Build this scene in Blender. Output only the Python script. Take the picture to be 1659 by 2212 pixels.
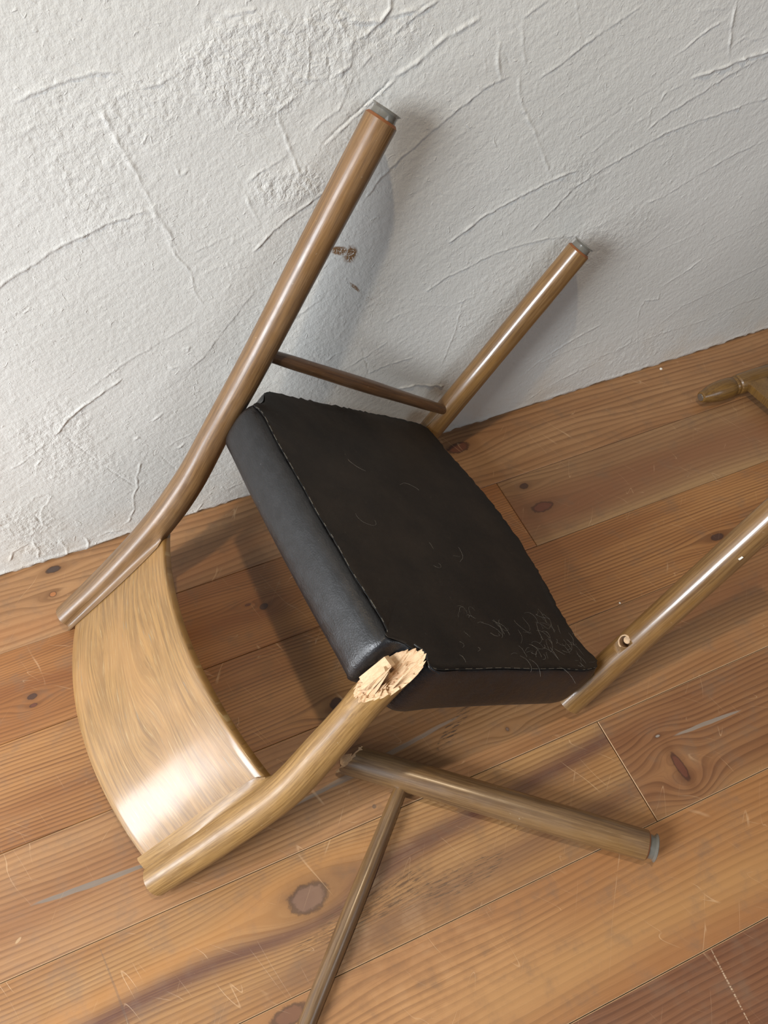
import bpy, bmesh, math, random
import numpy as np
from mathutils import Vector, Matrix

for _o in list(bpy.data.objects):
    bpy.data.objects.remove(_o, do_unlink=True)
S = bpy.context.scene
COL = S.collection

# ------------------------------------------------------------------ camera
CAM_R = ((0.92173772, -0.31492705, 0.22631953),
         (-0.38780116, -0.74375937, 0.54445594),
         (-0.00313663, -0.58961255, -0.80768014))      # columns: right, down, forward
cam_data = bpy.data.cameras.new('camera')
cam = bpy.data.objects.new('camera', cam_data)
COL.objects.link(cam)
cam_data.sensor_fit = 'VERTICAL'
cam_data.sensor_height = 24.0
cam_data.lens = 1650.0 / 2212.0 * 24.0
cam_data.clip_start = 0.02
cam.matrix_world = Matrix(((CAM_R[0][0], -CAM_R[0][1], -CAM_R[0][2], 0.0),
                           (CAM_R[1][0], -CAM_R[1][1], -CAM_R[1][2], 0.0),
                           (CAM_R[2][0], -CAM_R[2][1], -CAM_R[2][2], 1.1),
                           (0, 0, 0, 1)))
S.camera = cam

# ------------------------------------------------------------------ world, lamps, exposure
world = bpy.data.worlds.new('room_daylight')
S.world = world
world.use_nodes = True
bg = world.node_tree.nodes['Background']
bg.inputs[0].default_value = (0.80, 0.86, 1.0, 1)
bg.inputs[1].default_value = 0.10


def lamp_area(name, loc, target, sx, sy, power, color):
    d = bpy.data.lights.new(name, 'AREA')
    d.shape = 'RECTANGLE'
    d.size, d.size_y = sx, sy
    d.energy = power
    d.color = color
    o = bpy.data.objects.new(name, d)
    COL.objects.link(o)
    o.location = loc
    o.rotation_euler = (Vector(target) - Vector(loc)).to_track_quat('-Z', 'Y').to_euler()
    return o


lamp_area('daylight_glass_door', (-2.1, 0.20, 0.50), (0.2, 0.45, 0.3), 0.42, 0.62, 20, (0.93, 0.96, 1.0))
lamp_area('daylight_side_window', (-2.0, -0.35, 1.75), (0.3, 0.6, 0.2), 0.9, 1.0, 84, (0.91, 0.95, 1.0))
lamp_area('cool_fill_behind_camera', (1.7, -2.2, 1.9), (0.6, 0.5, 0.1), 1.4, 1.2, 17, (0.90, 0.95, 1.0))  # added fill lamp behind the camera, brightens the right-hand floor and wall
d = bpy.data.lights.new('ceiling_spot', 'SPOT')
d.energy = 56
d.color = (1.0, 0.76, 0.48)
d.shadow_soft_size = 0.035
d.spot_size = math.radians(75)
d.spot_blend = 0.6
o = bpy.data.objects.new('ceiling_spot', d)
COL.objects.link(o)
o.location = (0.23, 0.32, 2.5)
o.rotation_euler = (Vector((0.3, 0.45, 0)) - Vector(o.location)).to_track_quat('-Z', 'Y').to_euler()

S.view_settings.view_transform = 'Standard'
S.view_settings.look = 'None'
S.view_settings.gamma = 1.0
S.view_settings.use_curve_mapping = False
S.view_settings.exposure = 0.17

# ------------------------------------------------------------------ node helpers
def lin(r, g, b):
    f = lambda c: (c / 255 / 12.92) if c / 255 <= 0.04045 else ((c / 255 + 0.055) / 1.055) ** 2.4
    return (f(r), f(g), f(b), 1.0)


class NT:
    def __init__(self, name):
        self.mat = bpy.data.materials.new(name)
        self.mat.use_nodes = True
        self.t = self.mat.node_tree
        self.b = self.t.nodes['Principled BSDF']

    def _set(self, sock, v):
        if isinstance(v, bpy.types.NodeSocket):
            self.t.links.new(v, sock)
        elif v is not None:
            sock.default_value = v

    def m(self, op, a, b=None, c=None, clamp=False):
        n = self.t.nodes.new('ShaderNodeMath')
        n.operation = op
        n.use_clamp = clamp
        self._set(n.inputs[0], a)
        self._set(n.inputs[1], b)
        self._set(n.inputs[2], c)
        return n.outputs[0]

    def sm(self, v, lo, hi, a=0.0, b=1.0):
        n = self.t.nodes.new('ShaderNodeMapRange')
        n.interpolation_type = 'SMOOTHSTEP'
        for i, x in enumerate((v, lo, hi, a, b)):
            self._set(n.inputs[i], x)
        return n.outputs[0]

    def xyz(self, x, y, z):
        n = self.t.nodes.new('ShaderNodeCombineXYZ')
        for i, v in enumerate((x, y, z)):
            self._set(n.inputs[i], v)
        return n.outputs[0]

    def sep(self, v):
        n = self.t.nodes.new('ShaderNodeSeparateXYZ')
        self._set(n.inputs[0], v)
        return n.outputs

    def noise(self, vec, scale=1.0, detail=2.0, rough=0.5, dist=0.0):
        n = self.t.nodes.new('ShaderNodeTexNoise')
        self._set(n.inputs['Vector'], vec)
        n.inputs['Scale'].default_value = scale
        n.inputs['Detail'].default_value = detail
        n.inputs['Roughness'].default_value = rough
        n.inputs['Distortion'].default_value = dist
        return n.outputs['Fac']

    def voro(self, vec, scale, feature='F1', out='Distance'):
        n = self.t.nodes.new('ShaderNodeTexVoronoi')
        n.feature = feature
        self._set(n.inputs['Vector'], vec)
        n.inputs['Scale'].default_value = scale
        return n.outputs[out]

    def mix(self, f, a, b, mode='MIX'):
        n = self.t.nodes.new('ShaderNodeMix')
        n.data_type = 'RGBA'
        n.blend_type = mode
        n.clamp_factor = True
        self._set(n.inputs['Factor'], f)
        self._set(n.inputs['A'], a)
        self._set(n.inputs['B'], b)
        return n.outputs['Result']

    def attr(self, name):
        n = self.t.nodes.new('ShaderNodeAttribute')
        n.attribute_name = name
        return n.outputs['Vector']

    def pos(self):
        return self.t.nodes.new('ShaderNodeNewGeometry').outputs['Position']

    def objc(self):
        return self.t.nodes.new('ShaderNodeTexCoord').outputs['Object']

    def bump(self, h, strength, dist):
        n = self.t.nodes.new('ShaderNodeBump')
        n.inputs['Strength'].default_value = strength
        n.inputs['Distance'].default_value = dist
        self._set(n.inputs['Height'], h)
        self.t.links.new(n.outputs[0], self.b.inputs['Normal'])
        return n

    def out(self, color=None, rough=None, **kw):
        self._set(self.b.inputs['Base Color'], color)
        self._set(self.b.inputs['Roughness'], rough)
        for k, v in kw.items():
            self._set(self.b.inputs[k.replace('_', ' ')], v)
        return self.mat


def mat_oak(name, base, dark, light, coat=0.5, rough=0.42, dust=0.0, seed=0.0, crough=0.16):
    """stained oak: pores and rays run along z of the 'gc' attribute"""
    n = NT(name)
    tn = lambda c_: (c_[0] * 0.84, c_[1] * 0.82, c_[2] * 0.76, 1.0)
    base, dark, light = tn(base), tn(dark), tn(light)
    x, y, z = n.sep(n.attr('gc'))
    zs = n.m('ADD', z, seed)
    wob = n.noise(n.xyz(n.m('MULTIPLY', x, 14), n.m('MULTIPLY', y, 14), n.m('MULTIPLY', zs, 5)), 1, 3)
    fib = n.noise(n.xyz(n.m('MULTIPLY_ADD', wob, 1.2, n.m('MULTIPLY', x, 420)), n.m('MULTIPLY', y, 420), n.m('MULTIPLY', zs, 16)), 1, 3, 0.6)
    pore = n.noise(n.xyz(n.m('MULTIPLY', x, 1100), n.m('MULTIPLY', y, 1100), n.m('MULTIPLY', zs, 45)), 1, 2, 0.6)
    big = n.noise(n.xyz(n.m('MULTIPLY', x, 45), n.m('MULTIPLY', y, 45), n.m('MULTIPLY', zs, 3.5)), 1, 3, 0.55, 0.4)
    c = n.mix(n.sm(fib, 0.35, 0.68), dark, base)
    c = n.mix(n.m('MULTIPLY', n.sm(big, 0.42, 0.75), 0.6), c, light)
    c = n.mix(n.m('MULTIPLY', n.sm(pore, 0.60, 0.70), 0.3), c, lin(70, 48, 28))
    c = n.mix(n.m('MULTIPLY', n.sm(pore, 0.36, 0.27), 0.12), c, lin(205, 180, 140))
    spk = n.noise(n.objc(), 160, 2, 0.6)
    c = n.mix(n.m('MULTIPLY', n.sm(spk, 0.72, 0.80), 0.3), c, lin(205, 190, 165))
    if dust:
        dn = n.noise(n.objc(), 9, 4, 0.6)
        c = n.mix(n.m('MULTIPLY', n.sm(dn, 0.35, 0.75), dust), c, lin(160, 150, 138))
    rn = n.noise(n.objc(), 30, 3, 0.6)
    n.bump(n.m('ADD', n.m('MULTIPLY', pore, 0.6), fib), 0.22, 0.0006)
    return n.out(c, n.sm(rn, 0.3, 0.7, rough - 0.08, rough + 0.1), Coat_Weight=coat, Coat_Roughness=crough)


def mat_splat():
    n = NT('oak_veneer')
    x, y, z = n.sep(n.attr('gc'))       # z runs along the rail, x across it
    warp = n.noise(n.xyz(n.m('MULTIPLY', x, 9), 0.3, n.m('MULTIPLY', z, 3)), 1, 2, 0.5)
    # two cathedral eyes
    xx = n.m('MULTIPLY_ADD', warp, 0.03, x)
    for (kx, kz, a, b, s) in ((0.10, -0.06, 0.035, 0.06, 0.85), (0.06, 0.03, 0.03, 0.09, 0.7), (0.14, 0.10, 0.03, 0.07, 0.7)):
        dx = n.m('SUBTRACT', x, kx)
        dz = n.m('SUBTRACT', z, kz)
        e = n.m('EXPONENT', n.m('MULTIPLY', n.m('ADD', n.m('POWER', n.m('ABSOLUTE', n.m('DIVIDE', dx, a)), 2.0),
                                              n.m('POWER', n.m('ABSOLUTE', n.m('DIVIDE', dz, b)), 2.0)), -1.0))
        xx = n.m('SUBTRACT', xx, n.m('MULTIPLY', n.m('MULTIPLY', dx, s), e))
    fr = n.m('FRACT', n.m('MULTIPLY', xx, 160))
    ring = n.m('MULTIPLY', n.sm(fr, 0.45, 0.9), n.sm(fr, 1.0, 0.93))
    pore = n.noise(n.xyz(n.m('MULTIPLY', xx, 1500), 0.0, n.m('MULTIPLY', z, 34)), 1, 2, 0.6)
    fib = n.noise(n.xyz(n.m('MULTIPLY', xx, 260), 0.0, n.m('MULTIPLY', z, 9)), 1, 3, 0.6)
    big = n.noise(n.xyz(n.m('MULTIPLY', xx, 16), 0.0, n.m('MULTIPLY', z, 6)), 1, 2, 0.5)
    c = n.mix(n.sm(fib, 0.3, 0.7), lin(120, 89, 50), lin(156, 119, 68))
    c = n.mix(n.m('MULTIPLY', n.sm(big, 0.45, 0.7), 0.6), c, lin(160, 120, 72))
    pm = n.m('MULTIPLY', n.sm(pore, 0.54, 0.66), n.m('MULTIPLY_ADD', ring, 0.9, 0.15))
    c = n.mix(n.m('MULTIPLY', pm, 0.5), c, lin(184, 164, 120))
    gm = n.m('MULTIPLY', n.sm(n.noise(n.xyz(n.m('MULTIPLY', xx, 300), 4.0, n.m('MULTIPLY', z, 26)), 1, 2, 0.5), 0.64, 0.7),
             n.sm(n.noise(n.xyz(n.m('MULTIPLY', x, 20), 7.0, n.m('MULTIPLY', z, 8)), 1, 1), 0.5, 0.62))
    c = n.mix(n.m('MULTIPLY', gm, 0.7), c, lin(128, 122, 104))
    dk = n.m('MULTIPLY', n.sm(pore, 0.42, 0.30), 0.7)
    c = n.mix(dk, c, lin(112, 82, 48))
    n.bump(n.m('ADD', n.m('MULTIPLY', pore, -1.0), fib), 0.25, 0.0005)
    rn = n.noise(n.objc(), 22, 3, 0.6)
    return n.out(c, n.sm(rn, 0.3, 0.7, 0.40, 0.52), Coat_Weight=0.45, Coat_Roughness=0.16)


def mat_raw():
    n = NT('raw_broken_oak')
    p = n.objc()
    x, y, z = n.sep(p)
    f = n.noise(n.xyz(n.m('MULTIPLY', x, 500), n.m('MULTIPLY', y, 500), n.m('MULTIPLY', z, 60)), 1, 3, 0.6)
    b = n.noise(p, 70, 3, 0.6)
    c = n.mix(f, lin(186, 148, 112), lin(226, 200, 162))
    c = n.mix(n.m('MULTIPLY', n.sm(b, 0.5, 0.7), 0.45), c, lin(176, 128, 92))
    n.bump(f, 0.8, 0.0015)
    return n.out(c, 0.75)


def mat_leather():
    n = NT('black_leather')
    p = n.objc()
    v = n.voro(p, 520)
    w = n.noise(p, 60, 4, 0.65)
    wr = n.noise(n.xyz(*[n.m('MULTIPLY', s, k) for s, k in zip(n.sep(p), (60, 120, 220))]), 1, 3, 0.6, 0.6)
    s = n.noise(p, 260, 2, 0.7)
    sc = n.noise(p, 34, 3, 0.7)
    c = n.mix(n.sm(w, 0.35, 0.7), lin(17, 17, 19), lin(26, 26, 28))
    c = n.mix(n.m('MULTIPLY', n.m('MULTIPLY', n.sm(s, 0.70, 0.78), n.sm(sc, 0.45, 0.6)), 0.6), c, lin(130, 130, 128))
    n.bump(n.m('ADD', n.m('MULTIPLY', v, 0.5), n.m('MULTIPLY', wr, 1.6)), 0.45, 0.0008)
    return n.out(c, n.sm(w, 0.3, 0.7, 0.36, 0.46), Specular_IOR_Level=0.6)


def mat_cover():
    n = NT('worn_dark_lining')
    p = n.objc()
    w = n.noise(p, 9, 5, 0.65)
    f = n.noise(p, 700, 2, 0.6)
    s = n.noise(p, 90, 5, 0.75)
    c = n.mix(n.sm(w, 0.3, 0.75), lin(24, 18, 12), lin(42, 34, 26))
    c = n.mix(n.m('MULTIPLY', n.sm(s, 0.62, 0.74), 0.25), c, lin(96, 90, 80))
    n.bump(n.m('ADD', n.m('MULTIPLY', f, 0.5), n.m('MULTIPLY', s, 1.5)), 0.5, 0.0008)
    return n.out(c, 0.62, Specular_IOR_Level=0.35)


def mat_plain(name, color, rough=0.5, **kw):
    n = NT(name)
    v = n.noise(n.objc(), 120, 3, 0.6)
    c = n.mix(v, tuple(x * 0.8 for x in color[:3]) + (1,), tuple(min(1, x * 1.15) for x in color[:3]) + (1,))
    return n.out(c, rough, **kw)


def mat_plaster():
    n = NT('trowelled_plaster')
    p = n.pos()
    x, y, z = n.sep(p)
    rg = n.sep(n.attr('gc'))[0]          # rough patches from the mesh
    big = n.noise(p, 2.2, 3, 0.5)
    c = n.mix(n.sm(big, 0.3, 0.7), lin(207, 207, 201), lin(216, 216, 211))
    low = n.m('MULTIPLY', n.sm(z, 0.16, 0.0), n.sm(n.noise(p, 14, 4, 0.6), 0.4, 0.75))
    c = n.mix(n.m('MULTIPLY', low, 0.3), c, lin(206, 188, 162))
    # rust-brown smear left by an old stain
    n1 = n.noise(p, 420, 3, 0.75)
    n2 = n.noise(p, 55, 3, 0.6)

    def blob(bx, bz, rx, rz, ang, hard=0.25):
        dx, dz = n.m('SUBTRACT', x, bx), n.m('SUBTRACT', z, bz)
        ca, sa = math.cos(ang), math.sin(ang)
        u = n.m('ADD', n.m('MULTIPLY', dx, ca / rx), n.m('MULTIPLY', dz, sa / rx))
        v = n.m('ADD', n.m('MULTIPLY', dx, -sa / rz), n.m('MULTIPLY', dz, ca / rz))
        d = n.m('SQRT', n.m('ADD', n.m('MULTIPLY', u, u), n.m('MULTIPLY', v, v)))
        d = n.m('ADD', d, n.m('MULTIPLY_ADD', n2, 0.9, -0.45))
        return n.sm(d, 1.0, 1.0 - hard)
    st = n.m('MAXIMUM', blob(0.3125, 0.4485, 0.0125, 0.0165, -0.35, 0.5), blob(0.296, 0.460, 0.017, 0.008, -0.5, 0.5))
    st = n.m('MAXIMUM', st, n.m('MULTIPLY', blob(0.317, 0.392, 0.018, 0.0032, -0.95, 0.5), 0.9))
    st = n.m('MAXIMUM', st, n.m('MULTIPLY', blob(0.346, 0.358, 0.03, 0.010, -0.75, 0.5), n.m('MULTIPLY', n.sm(n1, 0.58, 0.66), 0.8)))
    c = n.mix(n.m('MULTIPLY', st, n.sm(n1, 0.38, 0.48)), c, lin(130, 98, 66))
    grain = n.noise(p, 300, 4, 0.62)
    grain2 = n.noise(p, 120, 3, 0.6)
    h = n.m('MULTIPLY_ADD', grain2, 0.6, n.m('MULTIPLY', grain, 0.45))
    sp = n.noise(p, 95, 2, 0.5, 1.0)
    h = n.m('ADD', h, n.m('MULTIPLY', n.sm(sp, 0.62, 0.8), 0.35))
    h = n.m('ADD', h, n.m('MULTIPLY', n.m('MULTIPLY', rg, n.noise(p, 170, 3, 0.6, 0.5)), 1.1))
    n.bump(h, 0.9, 0.0014)
    return n.out(c, 0.82, Specular_IOR_Level=0.25)


def mat_pine(name, base, late, freq, seed, bands=(), knots=(), stains=(), contrast=0.6, gloss=0.40, cath=0.012):
    """waxed pine board; x is the run of the board, y goes across it"""
    n = NT(name)
    tn = lambda c_: (c_[0] * 0.74, c_[1] * 0.73, c_[2] * 0.66, 1.0)
    base, late = tn(base), tn(late)
    bands = [(b_[0], b_[1], b_[2], b_[3], tn(b_[4])) + tuple(b_[5:]) for b_ in bands]
    p = n.pos()
    x, y, _ = n.sep(p)
    xs = n.m('ADD', x, seed * 7.31)
    wl = n.noise(n.xyz(n.m('MULTIPLY', xs, 1.7), n.m('MULTIPLY', y, 7.0), seed), 1, 2, 0.5)
    wf = n.noise(n.xyz(n.m('MULTIPLY', xs, 14), n.m('MULTIPLY', y, 60), seed), 1, 2, 0.5)
    yy = n.m('MULTIPLY_ADD', wl, cath * 4, y)
    yy = n.m('MULTIPLY_ADD', wf, 0.0016, yy)
    km = None
    for (kx, ky, rx, ry, kc) in knots:
        dx, dy = n.m('SUBTRACT', x, kx), n.m('SUBTRACT', y, ky)
        a, b = rx * 3.2 + 0.02, ry * 2.0 + 0.006
        u, v = n.m('DIVIDE', dx, a), n.m('DIVIDE', dy, b)
        e = n.m('EXPONENT', n.m('MULTIPLY', n.m('MULTIPLY_ADD', u, u, n.m('MULTIPLY', v, v)), -1.0))
        yy = n.m('SUBTRACT', yy, n.m('MULTIPLY', n.m('MULTIPLY', dy, 1.15), e))
        yy = n.m('MULTIPLY_ADD', e, 0.004, yy)
    fr = n.m('FRACT', n.m('MULTIPLY', yy, freq))
    line = n.m('MULTIPLY', n.sm(fr, 0.25, 0.88), n.sm(fr, 1.0, 0.9))
    amp = n.noise(n.xyz(n.m('MULTIPLY', xs, 2.5), n.m('MULTIPLY', yy, 55), seed + 3), 1, 2, 0.5)
    line = n.m('MULTIPLY', line, n.sm(amp, 0.25, 0.7, 0.35, 1.0))
    fib = n.noise(n.xyz(n.m('MULTIPLY', xs, 10), n.m('MULTIPLY', yy, 1100), seed), 1, 2, 0.6)
    tone = n.noise(n.xyz(n.m('MULTIPLY', xs, 2.2), n.m('MULTIPLY', y, 13), seed + 9), 1, 3, 0.55)
    dirt = n.noise(p, 26, 5, 0.65)
    c = n.mix(n.m('MULTIPLY', n.sm(tone, 0.32, 0.68), 0.75), base, late)
    c = n.mix(n.m('MULTIPLY', line, min(1.0, contrast + 0.12)), c, tuple(v * 0.62 for v in late[:3]) + (1,))
    c = n.mix(n.m('MULTIPLY', n.sm(fib, 0.48, 0.75), 0.38), c, tuple(v * 0.55 for v in late[:3]) + (1,))
    for (yb, w, x0, x1, bc, st, *sl) in bands:
        ys = n.m('SUBTRACT', yy, n.m('MULTIPLY', x, sl[0])) if sl else yy
        dv = n.m('DIVIDE', n.m('SUBTRACT', ys, yb), w)
        mk = n.m('EXPONENT', n.m('MULTIPLY', n.m('MULTIPLY', dv, dv), -1.0))
        mk = n.m('MULTIPLY', mk, n.m('MULTIPLY', n.sm(x, x0 - 0.06, x0 + 0.06), n.sm(x, x1 + 0.06, x1 - 0.06)))
        mk = n.m('MULTIPLY', mk, n.sm(fib, 0.2, 0.6, 0.65, 1.0))
        c = n.mix(n.m('MULTIPLY', mk, st), c, bc)
    c = n.mix(n.m('MULTIPLY', n.sm(dirt, 0.48, 0.78), 0.5), c, lin(112, 90, 70))
    n5 = n.noise(p, 110, 4, 0.7)
    for (kx, ky, rx, ry, kc) in knots:
        dx, dy = n.m('DIVIDE', n.m('SUBTRACT', x, kx), rx), n.m('DIVIDE', n.m('SUBTRACT', y, ky), ry)
        r = n.m('SQRT', n.m('MULTIPLY_ADD', dx, dx, n.m('MULTIPLY', dy, dy)))
        r = n.m('ADD', r, n.m('MULTIPLY_ADD', n5, 0.7, -0.35))
        c = n.mix(n.m('MULTIPLY', n.sm(r, 2.6, 0.8), 0.45), c, tuple(v * 0.6 for v in late[:3]) + (1,))
        c = n.mix(n.m('MULTIPLY', n.sm(r, 1.12, 0.75), 0.88), c, kc)
        c = n.mix(n.m('MULTIPLY', n.m('MULTIPLY', n.sm(r, 1.2, 0.95), n.sm(r, 0.7, 0.9)), 0.6), c, lin(52, 32, 24))
    for (sx, sy, ln, wd, ang, scol, sa, thr) in stains:
        dx, dy = n.m('SUBTRACT', x, sx), n.m('SUBTRACT', y, sy)
        ca, sn = math.cos(ang), math.sin(ang)
        u = n.m('ADD', n.m('MULTIPLY', dx, ca / ln), n.m('MULTIPLY', dy, sn / ln))
        v = n.m('ADD', n.m('MULTIPLY', dx, -sn / wd), n.m('MULTIPLY', dy, ca / wd))
        v = n.m('ADD', v, n.m('MULTIPLY_ADD', n.noise(n.xyz(n.m('MULTIPLY', x, 30), n.m('MULTIPLY', y, 30), sx), 1, 2), 0.9, -0.45))
        r = n.m('ADD', n.m('MULTIPLY', u, u), n.m('MULTIPLY', v, v))
        mk = n.m('MULTIPLY', n.sm(r, 1.0, 0.6), sa)
        if thr:
            mk = n.m('MULTIPLY', mk, n.sm(n.noise(n.xyz(n.m('MULTIPLY', x, 45), n.m('MULTIPLY', yy, 420), 2.0), 1, 4, 0.7), thr, thr + 0.08))
        c = n.mix(mk, c, scol)
    # fine scratches, two directions
    scr = None
    for ang, sx_, sy_, off in ((0.9, 5, 42, 0.0), (-0.7, 6, 36, 5.0), (1.9, 4, 30, 9.0)):
        ca, sn = math.cos(ang), math.sin(ang)
        u = n.m('ADD', n.m('MULTIPLY', x, ca * sx_), n.m('MULTIPLY', y, sn * sx_))
        v = n.m('ADD', n.m('MULTIPLY', x, -sn * sy_), n.m('MULTIPLY', y, ca * sy_))
        q = n.m('ABSOLUTE', n.m('SUBTRACT', n.noise(n.xyz(u, v, off + seed), 1, 1, 0.4), 0.5))
        k = n.m('MULTIPLY', n.sm(q, 0.0045, 0.0), n.sm(n.noise(n.xyz(u, n.m('MULTIPLY', v, 0.35), off + 20), 2.2, 2, 0.6), 0.56, 0.66))
        scr = k if scr is None else n.m('MAXIMUM', scr, k)
    spk = n.sm(n.noise(p, 240, 2, 0.7), 0.735, 0.79)
    scr = n.m('MAXIMUM', scr, n.m('MULTIPLY', spk, 0.6))
    c = n.mix(n.m('MULTIPLY', scr, 0.32), c, lin(214, 180, 140))
    h = n.m('ADD', n.m('MULTIPLY', line, 0.7), n.m('MULTIPLY', fib, 0.3))
    h = n.m('SUBTRACT', h, n.m('MULTIPLY', scr, 0.8))
    n.bump(h, 0.25, 0.0006)
    rr = n.sm(dirt, 0.3, 0.75, gloss - 0.04, gloss + 0.14)
    return n.out(c, rr, Specular_IOR_Level=0.5, Coat_Weight=0.0)


OAK_A = mat_oak('stained_oak_dark', lin(136, 104, 68), lin(104, 76, 46), lin(150, 112, 66), 0.5, 0.42, 0.08, 0.0, 0.27)
OAK_B = mat_oak('stained_oak_lit', lin(164, 130, 82), lin(132, 100, 58), lin(182, 142, 84), 0.3, 0.45, 0.0, 2.0, 0.3)  # same stain as the rear leg; brighter light on this post put into colour
OAK_F = mat_oak('stained_oak_front', lin(140, 108, 68), lin(110, 80, 46), lin(158, 118, 66), 0.75, 0.36, 0.0, 4.0)
OAK_L = mat_oak('dusty_oak', lin(128, 99, 66), lin(98, 72, 45), lin(142, 108, 64), 0.5, 0.40, 0.06, 6.0, 0.22)
OAK_S = mat_oak('oak_stretcher_stain', lin(104, 74, 48), lin(78, 54, 34), lin(118, 84, 50), 0.4, 0.42, 0.05, 8.0)
OAK_T = mat_oak('honey_turned_wood', lin(132, 98, 44), lin(104, 74, 32), lin(150, 112, 52), 0.5, 0.4, 0.1, 10.0)
ENDW = mat_plain('chamfered_end_wood', lin(132, 82, 46), 0.6)
SPLAT = mat_splat()
RAW = mat_raw()
LEATHER = mat_leather()
COVER = mat_cover()
THREAD = mat_plain('seam_gap', lin(10, 9, 8), 0.8)
THREAD2 = mat_plain('stitch_thread', lin(104, 98, 86), 0.8)
GLIDE = mat_plain('grey_plastic', lin(116, 113, 104), 0.25, Transmission_Weight=0.25, Coat_Weight=0.5)
NAIL = mat_plain('dull_steel', lin(150, 146, 138), 0.35, Metallic=0.8)
DUST = mat_plain('cobweb', lin(150, 146, 138), 0.9)
HOLE = mat_plain('hole_wall_shaded', lin(112, 84, 56), 0.85)  # shade inside the stretcher hole put into its wall colour
CRUMB = mat_plain('plaster_crumb_white', lin(235, 232, 222), 0.8)
PLASTER = mat_plaster()
EDGE = mat_plain('worn_board_edge', lin(186, 152, 114), 0.7)
DARK = mat_plain('dark_subfloor', lin(30, 20, 14), 0.9)  # dark tone of the subfloor under the board joints

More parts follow.
